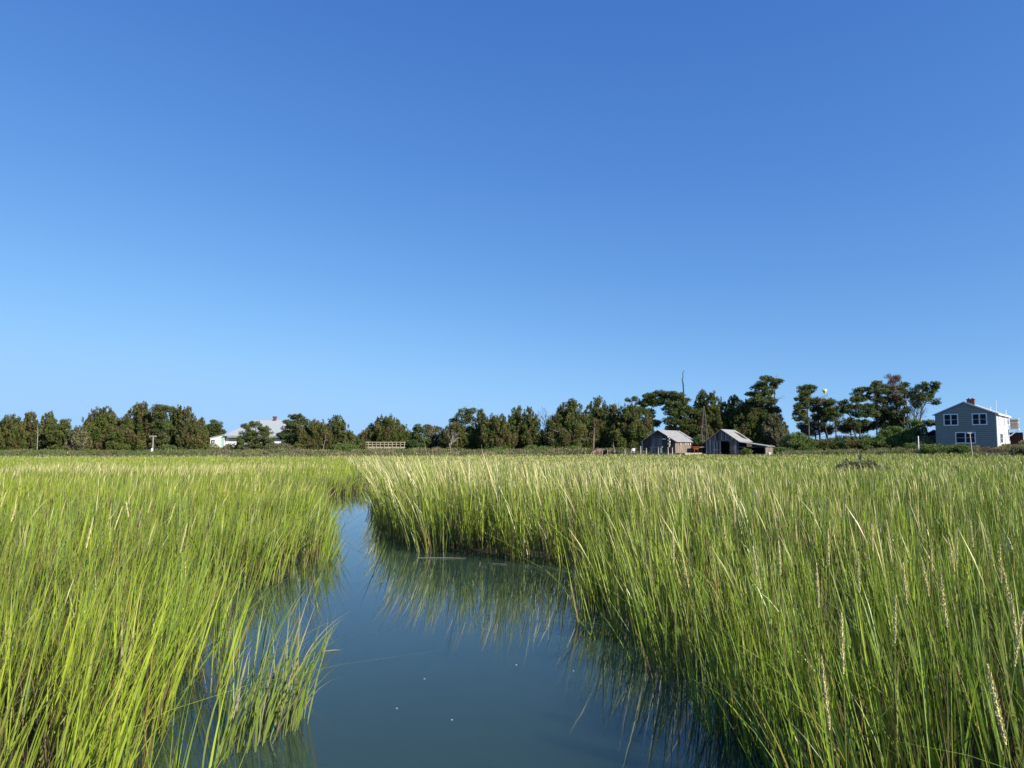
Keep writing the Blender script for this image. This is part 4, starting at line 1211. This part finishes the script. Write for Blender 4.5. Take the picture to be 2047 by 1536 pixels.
dr.bar((dx0 + 0.1, -0.06, 0.2), (dx1 - 0.35, -0.06, dz1 - 0.4), 0.06, 0.12)
d_ = dr.build('door', M['barn_board'], h.t)
MB().box(dx0 - 0.11, dx0, -0.08, 0.02, -0.05, dz1 + 0.1).box(dx1, dx1 + 0.09, -0.08, 0.02, -0.05, dz1 + 0.1).box(dx0, dx1, -0.085, 0.02, dz1 - 0.02, dz1 + 0.1).build('frame', M['barn_board'], d_)
ins = MB(); ins.box(-W_ + 0.06, -0.06, 0.06, 0.1, -0.05, ZE - 0.1).box(-W_ + 0.002, -W_ + 0.06, 0.03, Ls, -0.1, ZE - 0.05).box(-W_, 0, Ls, Ls + 0.06, -0.1, ZE - 0.05)
ins.build('rear_wall', M['shed_dark'], h.t)
sd_ = MB(); y = 0.02
while y < Ls - 0.02:
    y1 = min(Ls, y + random.uniform(0.2, 0.32)); sd_.box(-0.03, 0.0 + random.uniform(0, 0.025), y, y1 - 0.02, -0.15, ZE - 0.12); y = y1
sd_.build('side_wall', M['shed_light'], h.t)
rf = MB(); eo = 0.35; sl = (ZA - ZE) / (-AX); sl2 = (ZA - ZE) / (W_ + AX)
roof_slab(rf, (AX, -0.25, ZA + 0.1), (eo, -0.25, ZE + 0.1 - sl * eo), (eo, Ls + 0.25, ZE + 0.1 - sl * eo), (AX, Ls + 0.25, ZA + 0.1), 0.08)
roof_slab(rf, (-W_ - eo, -0.25, ZE + 0.1 - sl2 * eo), (AX - 0.003, -0.25, ZA + 0.1), (AX - 0.003, Ls + 0.25, ZA + 0.1), (-W_ - eo, Ls + 0.25, ZE + 0.1 - sl2 * eo), 0.08)
rf.build('roof', M['roof_grey'], h.t)
MB().box(-W_ - 0.12, -W_ + 0.06, -0.14, -0.04, -0.3, ZE - 0.05).build('corner_post', M['post'], h.t)
sx0, sz1 = h.front(1324, 876.8); sx1, sz0 = h.front(1331.5, 879.2)
SHED = h; SH = (W_, Ls, ZE)
def wld(hh, x, y, z):
    c, s_ = math.cos(hh.rz), math.sin(hh.rz)
    return Vector((hh.p.x + c * x - s_ * y, hh.p.y + s_ * x + c * y, hh.p.z + z))
o = MB().box(sx0, sx1, -0.03, 0.0, sz0, sz1).build('sign_board', mat_plain('pale blue sign paint', (0.5, 0.68, 0.70), 0.6, 0.1, 6))
o.location = wld(h, 0, -0.06, 0); o.rotation_euler = (0, 0, h.rz); tag(o, 'narrow pale blue sign board beside the dark shed door', 'sign')
# floats hung on the gable corner and on the side wall
def float_mesh(r, ln):
    mb = MB(); mb.lathe((0, 0, 0), [(0.02, 0), (r * 0.8, 0.04), (r, ln * 0.3), (r, ln * 0.7), (r * 0.7, ln - 0.03), (0.02, ln)], 8)
    return mb
first = None
for i, (u, v) in enumerate(((1337, 876.5), (1339.5, 879.5), (1336.5, 882.5), (1340, 886), (1337, 889.5), (1340.5, 891), (1338.5, 894))):
    x, z = h.front(u, v)
    if first is None:
        o = float_mesh(0.11, 0.36).build('fishing_float', M['buoy']); first = o; sm = MB().tube([(0, 0, 0.34), (0, 0, 0.5)], 0.012, 5).build('rope', M['straw'], o)
    else:
        o = first.copy(); COL.objects.link(o); c2 = sm.copy(); COL.objects.link(c2); c2.parent = o
    o.location = wld(h, x, -0.17 - 0.05 * (i % 2), z); o.rotation_euler = (random.uniform(-0.2, 0.2), random.uniform(-0.3, 0.3), h.rz)
    tag(o, 'bleached fishing float hung in a bundle at the right of the shed gable', 'float', 'floats bundled on the shed gable')
for i, u in enumerate((1359, 1369, 1373.2, 1378, 1383)):
    y, z = h.side(u, 890.5)
    o = first.copy(); COL.objects.link(o); c2 = sm.copy(); COL.objects.link(c2); c2.parent = o
    o.scale = (0.75, 0.75, 1.1); o.location = wld(h, 0.14, y, z); o.rotation_euler = (0, 0, h.rz)
    tag(o, 'white fishing float hung in the row along the pale side wall', 'float', 'floats in a row on the shed side wall')
# deck round the shed
dk = thing('deck', wld(h, 0, 0, 0), 'pale timber deck on low posts around the dark shed', 'deck', h.rz)
pl = MB()
for k in range(9): pl.box(-W_ - 0.6, 2.4, -2.0 + 0.22 * k, -2.0 + 0.22 * k + 0.2, -0.14, -0.06)
pl.box(0.08, 2.4, -0.02, Ls + 0.5, -0.14, -0.062)
pl.build('planks', M['deck'], dk)
MB().box(-W_ - 0.6, 2.4, -2.06, -2.004, -0.34, -0.05).box(2.404, 2.46, -2.0, Ls + 0.5, -0.34, -0.05).build('edge_beam', M['deck'], dk)
for k in range(6):
    xx = -W_ - 0.4 + k * (W_ + 2.6) / 5
    MB().box(xx - 0.07, xx + 0.07, -1.95, -1.81, -1.0, -0.145).build('leg', M['post'], dk)
# free posts
def post(u, v0, v1, Y, label, wpx=2.2, mat='post', lean=0.0, group=None, name='wooden_post', cat='post'):
    b0 = at(u, v1, Y); zt = z_at(v0, Y); zb = gz(b0.x, Y) - 0.3
    r = wpx * Y / F / 2
    base = Vector((b0.x, Y, zb + 0.3))
    hh = zt - base.z
    mb = MB().tube([(0, 0, -0.3), (lean * 0.5 * hh, 0, hh * 0.5), (lean * hh, 0, hh - 0.03), (lean * hh, 0, hh)], [r * 1.05, r, r * 0.95, r * 0.7], 8)
    o = mb.build(name, M[mat]); o.location = base
    tag(o, label, cat, group)
    return o
post(1280.5, 892, 907, 115.5, 'tall pale mooring post left of the dark shed corner', 2.2)
post(1292, 896, 911, 114.5, 'mooring post rising through the left end of the shed deck', 1.9)
post(1316, 895, 911, 114.2, 'mooring post under the left end of the teal bench top', 1.8)
post(1335.5, 894, 910, 113.8, 'mooring post under the right end of the teal bench top', 2.0)
post(1344, 895, 911, 113.5, 'mooring post in front of the right corner of the shed gable', 2.2)
post(1249, 898, 909, 116, 'lone thin post between the thatched blind and the white sign', 1.8)
post(1262, 897, 910, 116, 'thin post just left of the white sign', 1.3)
post(1271, 896, 910, 116, 'thin post just right of the white sign', 1.3)
post(1170, 903, 911, 112, 'thin pale stake left of the thatched blind', 1.0)
post(1836, 872, 892, 114, 'white post standing in the hedge left of the blue house', 2.2, 'white')
post(449, 893, 915, 104, 'grey post in the marsh edge below the green door', 2.4, 'bark')
post(135, 904, 910, 118, 'short pale stump at the marsh edge at far left', 2.0)
sg = thing('sign', Vector((at(1267, 909, 116).x, 116, gz(at(1267, 909, 116).x, 116))), 'small blank white sign on a thin post left of the shed', 'sign')
zt = z_at(896.5, 116) - sg.location.z; z2 = z_at(902, 116) - sg.location.z
MB().box(-0.2, 0.2, -0.03, 0.0, z2, zt).build('board', M['white'], sg); MB().box(-0.035 + 0.11, 0.035 + 0.11, 0.002, 0.06, -0.3, zt - 0.02).build('post', M['post'], sg)
# teal bench on the deck
bn = thing('bench', wld(SHED, -2.6, -1.2, -0.06), 'faded teal bench table on the shed deck', 'bench', SHED.rz)
MB().box(-1.0, 1.0, -0.25, 0.25, 0.86, 0.94).build('top', M['teal'], bn)
for sx in (-0.8, 0.8):
    for sy in (-0.18, 0.18): MB().box(sx - 0.04, sx + 0.04, sy - 0.04, sy + 0.04, 0, 0.858).build('leg', M['teal'], bn)
# rusty orange tub on legs right of the shed
tb = thing('tub', Vector((at(1391, 905, 116.5).x, 116.5, gz(at(1391, 905, 116.5).x, 116.5))), 'rusty orange barrow tub standing right of the dark shed', 'barrow')
zt = z_at(893.5, 116.5) - tb.location.z; z2 = z_at(899, 116.5) - tb.location.z
m_ = MB()
top = [(-0.55, -0.35, zt), (0.55, -0.35, zt), (0.55, 0.35, zt), (-0.55, 0.35, zt)]; bot = [(-0.32, -0.22, z2), (0.30, -0.22, z2), (0.30, 0.22, z2), (-0.32, 0.22, z2)]
m_.v = bot + top; m_.f = [[3, 2, 1, 0]] + [[i, (i + 1) % 4, 4 + (i + 1) % 4, 4 + i] for i in range(4)]
m_.box(-0.6, 0.6, -0.4, -0.353, zt - 0.05, zt + 0.03); m_.box(-0.6, 0.6, 0.353, 0.4, zt - 0.05, zt + 0.03)
m_.build('tray', M['orange'], tb)
for sx in (-0.22, 0.22): MB().bar((sx, -0.15, z2), (sx * 1.5, -0.2, -0.05), 0.06).build('leg', M['orange'], tb)
MB().bar((0.45, -0.3, zt - 0.1), (1.2, -0.3, zt - 0.02), 0.05).bar((0.45, 0.3, zt - 0.1), (1.2, 0.3, zt - 0.02), 0.05).build('handle', M['post'], tb)

# --- barn with lean-to
h = House('barn', 'silver grey plank barn with open doorway and lean-to', 'barn', 1477, 907, 117, R(-33))
W_ = -h.front(1411, 895)[0]; _, ZE = h.front(1477.5, 882.5); AX, ZA = h.front(1442, 859.5); Lb = 7.0
_, ZEL = h.front(1410, 880.5); ZEL = ZE
o0, oz = h.front(1441, 882); o1, _ = h.front(1458.5, 882); l0, _ = h.front(1425.5, 881); l1, _ = h.front(1470.5, 881)
def gtop(x):
    return ZA - (ZA - ZE) * ((x - AX) / (-AX) if x > AX else (AX - x) / (W_ + AX))
wl = MB(); x = -W_
while x < -0.03:
    x1 = min(0, x + random.uniform(0.17, 0.25)); a = x + 0.012; b2 = x1 - random.choice((0.012, 0.03, 0.05))
    z0 = -0.15 if (x1 < l0 + 0.05 or x > l1 - 0.1) else oz + 0.16
    d0 = random.uniform(0, 0.03); wl.mat(random.choice((0, 1, 0, 2)))
    wl.prism([(a, -d0, z0), (b2, -d0, z0), (b2, -d0, gtop(b2)), (a, -d0, gtop(a))], (0, 0.04, 0)); x = x1
wl.build('wall', [M['barn_board'], M['barn_dark'], M['barn_pale']], h.t)
MB().box(l0 - 0.05, o1 + 0.3, -0.12, -0.035, oz, oz + 0.17).build('lintel', M['barn_board'], h.t)
for (a, b2) in ((l0 + 0.03, o0), (o1, l1 - 0.02)):
    dr = MB(); n = 5
    for i in range(n):
        q0 = a + (b2 - a) * i / n; q1 = a + (b2 - a) * (i + 1) / n
        dr.mat(i % 2); dr.box(q0 + 0.008, q1 - 0.012, -0.06 - 0.015 * (i % 2), -0.02, -0.1 + random.uniform(0, 0.1), oz - 0.01)
    dr.box(a, b2, -0.10, -0.078, oz * 0.25, oz * 0.25 + 0.12)
    d_ = dr.build('door', [M['barn_pale'], M['barn_dark']] if a < -2.8 else [M['shed_light'], M['barn_board']], h.t)
    if a > -2.8: d_['label'] = 'browner right door leaf'
MB().box(-W_ + 0.002, -W_ + 0.06, 0.05, Lb, -0.2, ZE - 0.1).box(-W_ + 0.06, 0, Lb - 0.06, Lb, -0.2, ZE - 0.1).build('rear_wall', M['shed_dark'], h.t)
MB().box(-W_ + 0.07, -0.1, 0.1, Lb - 0.07, -0.16, -0.08).box(-W_ + 0.3, -0.2, 2.0, 2.06, -0.05, ZE - 0.1).build('interior_wall', M['inside'], h.t)
sd_ = MB(); y = 0.05
while y < Lb: sd_.box(-0.06, 0.0, y, min(Lb, y + 0.24) - 0.02, -0.15, ZE - 0.1); y += 0.26
sd_.build('side_wall', M['shed_dark'], h.t)
rf = MB(); sl = (ZA - ZE) / (-AX); sl2 = (ZA - ZE) / (W_ + AX); eo = 0.2
roof_slab(rf, (AX, -0.3, ZA + 0.1), (eo, -0.3, ZE + 0.1 - sl * eo), (eo, Lb, ZE + 0.1 - sl * eo), (AX, Lb, ZA + 0.1), 0.07)
roof_slab(rf, (-W_ - 0.45, -0.3, ZE + 0.1 - sl2 * 0.45), (AX - 0.003, -0.3, ZA + 0.1), (AX - 0.003, Lb, ZA + 0.1), (-W_ - 0.45, Lb, ZE + 0.1 - sl2 * 0.45), 0.07)
rf.build('roof', M['roof_grey'], h.t)
sg_ = (ZE - ZA) / (0 - AX)
MB().prism([(x_, y_, ZA + 0.125 + sg_ * (x_ - AX)) for x_, y_ in ((AX * 0.80, 4.6), (AX * 0.25, 4.2), (AX * 0.12, 5.9), (AX * 0.62, 6.2))], (0, 0, 0.012)).build('roof_hole_shade', M['inside'], h.t)  # dark sheet laid on the slope, painting the shade of a missing panel
# lean-to carried on the right side
pw = at(1532, 906, 115.5); c, s_ = math.cos(h.rz), math.sin(h.rz)
XL = 5.3
zl1 = z_at(892, 117) - h.p.z; zl0 = ZE - 0.02
k = h.front(1531, 892)
XL, zl1 = k[0], k[1]
lt = MB(); roof_slab(lt, (eo - 0.05, -0.1, zl0 - 0.06), (XL + 0.25, -0.1, zl1), (XL + 0.25, 4.2, zl1), (eo - 0.05, 4.2, zl0 - 0.06), 0.08)
lt.build('lean_to_roof', M['roof_grey'], h.t)
lw = MB(); y = 0.15
while y < 4.0: lw.box(XL - 0.06, XL - random.uniform(0, 0.02), y, y + 0.22, -0.3, zl1 - 0.1); y += 0.25
lw.build('lean_to_wall', M['shed_light'], h.t)
MB().box(0.06, XL - 0.07, 4.0, 4.06, -0.3, zl1 - 0.1).build('lean_to_back', M['inside'], h.t)
MB().box(XL - 0.14, XL, -0.02, 0.13, -0.4, zl1 - 0.09).build('lean_to_post', M['post'], h.t)
MB().box(0.1, XL, -0.06, -0.025, zl1 - 0.22, zl1 - 0.095).build('lean_to_beam', M['shed_dark'], h.t)
sb = MB(); sb.box(-W_ - 0.5, 0.1, -0.95, -0.1, -0.32, -0.18); sb.build('sill_platform', M['deck'], h.t)
o = MB().lathe((0, 0, 0), [(0.05, 0), (0.2, 0.03), (0.24, 0.2), (0.22, 0.36), (0.03, 0.42)], 10).build('fishing_float', M['buoy'])
o.location = wld(h, XL + 0.5, -0.3, -0.2); tag(o, 'large pale float lying at the right end of the barn lean-to', 'float')
o = MB().bar((0, 0, 0), (0.9, 0.2, 0.55), 0.07).build('leaning_board', M['barn_board']); o.location = wld(h, 1.6, -0.4, -0.05)
tag(o, 'pale board leaning in front of the dark lean-to opening', 'board')

# --- wooden lattice tower
Y = 122.5
bb = at(1408.6, 893, Y); zg = gz(bb.x, Y)
tw = thing('lattice_tower', Vector((bb.x, Y, zg)), 'slender wooden lattice tower standing left of the barn', 'tower')
zt = z_at(812, Y) - zg; hwid = 0.66
def tp(sx, sy, f): return Vector((sx * hwid * (1 - f) * 1.05 + sx * 0.05 * f, sy * hwid * (1 - f) * 1.05 + sy * 0.05 * f, zt * f))
for sx, sy in ((-1, -1), (1, -1), (1, 1), (-1, 1)):
    MB().tube([tp(sx, sy, -0.02), tp(sx, sy, 0.5), tp(sx, sy, 1)], [0.050, 0.042, 0.035], 6).build('leg', M['tower'], tw)
br = MB()
for f in (0.12, 0.24, 0.36, 0.48, 0.6, 0.72, 0.84):
    for a, b2 in (((-1, -1), (1, -1)), ((1, -1), (1, 1)), ((1, 1), (-1, 1)), ((-1, 1), (-1, -1))):
        br.bar(tp(*a, f), tp(*b2, f), 0.03)
br.build('cross_brace', M['tower'], tw)
ld = MB()
for sx in (-0.16, 0.16): ld.bar((sx, -0.3, -0.1), (sx * 0.4, -0.03, zt * 0.92), 0.035)
for i in range(22):
    f = i / 24; ld.bar((-0.16 * (1 - 0.6 * f), -0.3 + 0.27 * f, zt * 0.92 * f), (0.16 * (1 - 0.6 * f), -0.3 + 0.27 * f, zt * 0.92 * f), 0.025)
ld.build('ladder', M['tower'], tw)

# --- thatched blind
Y = 114
b0 = at(1205, 911, Y); zg = gz(b0.x, Y)
bl = thing('thatched_blind', Vector((b0.x, Y, zg)), 'low reed thatched hunting blind with a dark opening', 'blind')
def lp(u, v, y=0): q = at(u, v, Y); return Vector((q.x - b0.x, y, q.z - zg))
a0 = lp(1172, 915); a1 = lp(1194, 897); a2 = lp(1204, 897.5); a3 = lp(1204, 913)
m_ = MB(); m_.prism([lp(1172, 918), lp(1204, 918), a2, a1, lp(1184, 903)], (0, 1.6, 0)); m_.prism([lp(1214, 918), lp(1237, 918), lp(1235, 911), lp(1226, 904), lp(1215, 899)], (0, 1.6, 0))
m_.build('thatch', M['thatch'], bl)
st = MB()
for i in range(260):
    u = random.choice((random.uniform(1176, 1204), random.uniform(1214, 1230)))
    top = np.interp(u, [1172, 1184, 1194, 1204, 1215, 1226, 1236], [914, 903, 897, 897.5, 899, 904, 912])
    q = lp(u, top + random.uniform(-1.0, 2)); r_ = lp(u - random.uniform(0, 2.5), 914)
    st.tube([Vector((r_.x, -0.06, r_.z)), Vector((q.x, random.uniform(-0.04, 0.3), q.z))], [0.02, 0.008], 3)
st.build('reeds', M['thatch'], bl)
MB().prism([lp(1204.2, 918, 0.5), lp(1213.8, 918, 0.5), lp(1213.8, 900, 0.5), lp(1204.2, 899.5, 0.5)], (0, 0.06, 0)).build('opening_back', M['inside'], bl)
MB().bar(lp(1204.3, 915, -0.05), lp(1204.3, 897.5, -0.05), 0.07).bar(lp(1214.2, 915, -0.05), lp(1214.2, 899, -0.05), 0.06).build('frame', M['post'], bl)
MB().bar(lp(1222, 902.5, -0.1), lp(1236, 910, -0.1), 0.11).build('pole', M['dark'], bl)

# --- white house at left
Y = 148
hp = at(449, 893, Y); 
wh = thing('white_house', Vector((hp.x, Y, hp.z)), 'low white house with pale hipped roof and mint green door', 'house')
def L(u, v, y=Y): q = at(u, v, y); return Vector((q.x - hp.x, y - Y, q.z - hp.z))
e0 = L(447, 871.5); e1 = L(578, 871.5); r0_ = L(511, 840.5, Y + 5.5); r1_ = L(563, 840.0, Y + 5.5)
k0 = Vector((e0.x + 1.2, 11, e0.z)); k1 = Vector((e1.x, 11, e1.z))
m_ = MB(); roof_slab(m_, e0 + Vector((0, -0.4, 0)), e1 + Vector((0.2, -0.4, 0)), r1_, r0_, 0.12)
roof_slab(m_, k0, e0 + Vector((0, -0.4, 0)), r0_, r0_ + Vector((0.01, 0.01, 0)), 0.12); roof_slab(m_, e1 + Vector((0.2, -0.4, 0)), k1, r1_ + Vector((0.01, 0.01, 0)), r1_, 0.12)
roof_slab(m_, k1, k0, r0_, r1_, 0.12)
rf_ = m_.build('roof', M['asphalt'], wh)
f0 = L(450, 872); f1 = L(576, 872)
m_ = MB(); m_.box(f0.x + 0.05, f1.x, 0.5, 1.4, -0.1, f0.z - 0.1); m_.box(f1.x - 0.2, f1.x - 0.004, 1.4, 10.8, -0.1, f0.z - 0.1); m_.build('wall', M['white'], wh)
w0 = L(420.5, 876); w1 = L(449, 868.5)
m_ = MB(); m_.prism([(w0.x, 0, -0.15), (w1.x - 0.02, 0, -0.15), (w1.x - 0.02, 0, w1.z - 0.2), (w0.x, 0, w0.z)], (0, 6, 0)); ad = m_.build('side_room', M['white'], wh)
m_ = MB(); roof_slab(m_, (w0.x - 0.15, -0.15, w0.z + 0.08), (w1.x + 0.1, -0.15, w1.z + 0.06), (w1.x + 0.1, 6.2, w1.z + 0.06), (w0.x - 0.15, 6.2, w0.z + 0.08), 0.1); m_.build('side_room_roof', M['asphalt'], wh)
q0 = L(422.5, 880); q1 = L(429, 887)
m_ = MB(); m_.box(q0.x, q1.x, -0.03, -0.003, q1.z, q0.z); wn = m_.build('window', M['glass'], wh)
MB().box(q0.x + 0.2, q1.x - 0.2, -0.045, -0.031, q1.z + 0.15, q0.z - 0.2).build('pane', M['shade_blind'], wn)
q0 = L(444.2, 873.5); q1 = L(449, 892.5)
MB().box(q0.x, q1.x - 0.03, -0.06, -0.004, q1.z, q0.z).build('door', M['mint'], wh)
q0 = L(472, 874.5); q1 = L(480, 890)
MB().box(q0.x, q1.x, 0.45, 0.498, q1.z, q0.z).build('porch_door', M['glass'], wh)
MB().box(f0.x + 0.5, f1.x, -0.35, -0.2, f0.z - 0.28, f0.z - 0.08).build('porch_beam', M['asphalt'], wh)
MB().box(w0.x - 0.3, f1.x, -0.9, 0.49, -0.42, -0.2).build('porch_floor', M['shed_light'], wh)
for u in (421.5, 429.5, 449.5, 471, 500): 
    q = L(u, 893); MB().box(q.x - 0.09, q.x + 0.09, -0.8, -0.62, gz(hp.x, Y) - hp.z - 0.2, -0.43).build('leg', M['white'], wh)
q = L(549.3, 842, Y + 5.5); qq = L(549.3, 833, Y + 5.5)
MB().box(q.x - 0.30, q.x + 0.30, 5.2, 5.8, q.z - 0.6, qq.z - 0.12).box(q.x - 0.37, q.x + 0.37, 5.13, 5.87, qq.z - 0.119, qq.z + 0.02).build('chimney', M['brick'], rf_)

# --- wooden boardwalk railing
Y = 130
b0 = at(731, 894, Y); b1 = at(808, 894, Y); zr = z_at(884.3, Y) - b0.z
bw = thing('boardwalk', Vector((b0.x, Y, b0.z)), 'pale timber boardwalk with post and rail fence', 'boardwalk')
Lw = b1.x - b0.x
MB().box(0, Lw, 0, 1.4, -0.18, -0.05).build('deck', M['deck'], bw)
MB().box(0, Lw, -0.05, -0.004, -0.24, 0.06).build('edge_board', M['deck'], bw)
for yy, (a, b2) in ((-0.06, (0, Lw * 0.94)), (1.42, (0.4, Lw))):
    MB().box(a, b2, yy - 0.06, yy + 0.07, zr - 0.06, zr + 0.06).box(a, b2, yy + 0.005, yy + 0.04, zr * 0.55 - 0.05, zr * 0.55 + 0.05).build('rail', M['deck'], bw)
    x = 0.45 if yy < 0 else 0.9
    while x < b2:
        MB().box(x - 0.05, x + 0.05, yy - 0.04 - 0.02, yy - 0.001, -0.3, zr - 0.062).build('post', M['deck'], bw); x += 1.36
for k in range(5):
    MB().box(0.5 + k * 1.4, 0.66 + k * 1.4, 0.5, 0.66, gz(b0.x, Y) - b0.z - 0.2, -0.185).build('leg', M['post'], bw)

# T shaped posts
def t_post(u, v0, v1, Y, arm_l, arm_r, label, lean=0.0, box=False):
    b0 = at(u, v1, Y); base = Vector((b0.x, Y, gz(b0.x, Y))); zt = z_at(v0, Y) - base.z
    t = thing('nest_post', base, label, 'post')
    MB().tube([(0, 0, -0.2), (lean * zt, 0, zt)], [0.09, 0.07], 8).build('pole', M['post'], t)
    k = Y / F
    MB().box(lean * zt - arm_l * k, lean * zt + arm_r * k, -0.14, 0.14, zt + 0.002, zt + 0.12).build('crossbar', M['post'], t)
    if box: MB().box(-0.16, 0.1, -0.22, -0.1, 0.25, 0.8).build('meter_box', M['white'], t)
t_post(305, 873, 907, 121, 7, 6, 'T shaped pale wooden post with a white box low on it', 0.0, True)
t_post(1943.5, 867, 909, 104, 5.5, 3, 'leaning pale post with a short crossbar before the blue house', -0.06)

# yellow marker above the pines
Y = 136
b0 = at(1648.5, 795, Y); zg = gz(b0.x, Y)
ym = thing('yellow_marker', Vector((b0.x, Y, zg)), 'small bright yellow tulip shaped marker on a pole above the pines', 'marker')
z0 = z_at(788.5, Y) - zg; z1 = z_at(777.5, Y) - zg
MB().tube([(0, 0, -0.2), (0, 0, z0 + 0.1)], [0.05, 0.03], 6).build('pole', M['mast'], ym)
hgt = z1 - z0
m_ = MB().lathe((0, 0, z0), [(0.03, 0), (0.14, hgt * 0.22), (0.34, hgt * 0.5), (0.40, hgt * 0.66), (0.36, hgt * 0.78), (0.30, hgt * 0.74)], 8)
for i in range(4):
    th = i * math.pi / 2 + 0.4; m_.prism([(0.36 * math.cos(th - 0.5), 0.36 * math.sin(th - 0.5), z0 + hgt * 0.76), (0.36 * math.cos(th + 0.5), 0.36 * math.sin(th + 0.5), z0 + hgt * 0.76), (0.26 * math.cos(th), 0.26 * math.sin(th), z1)], (-0.05 * math.cos(th), -0.05 * math.sin(th), 0))
m_.build('bulb', M['yellow'], ym)
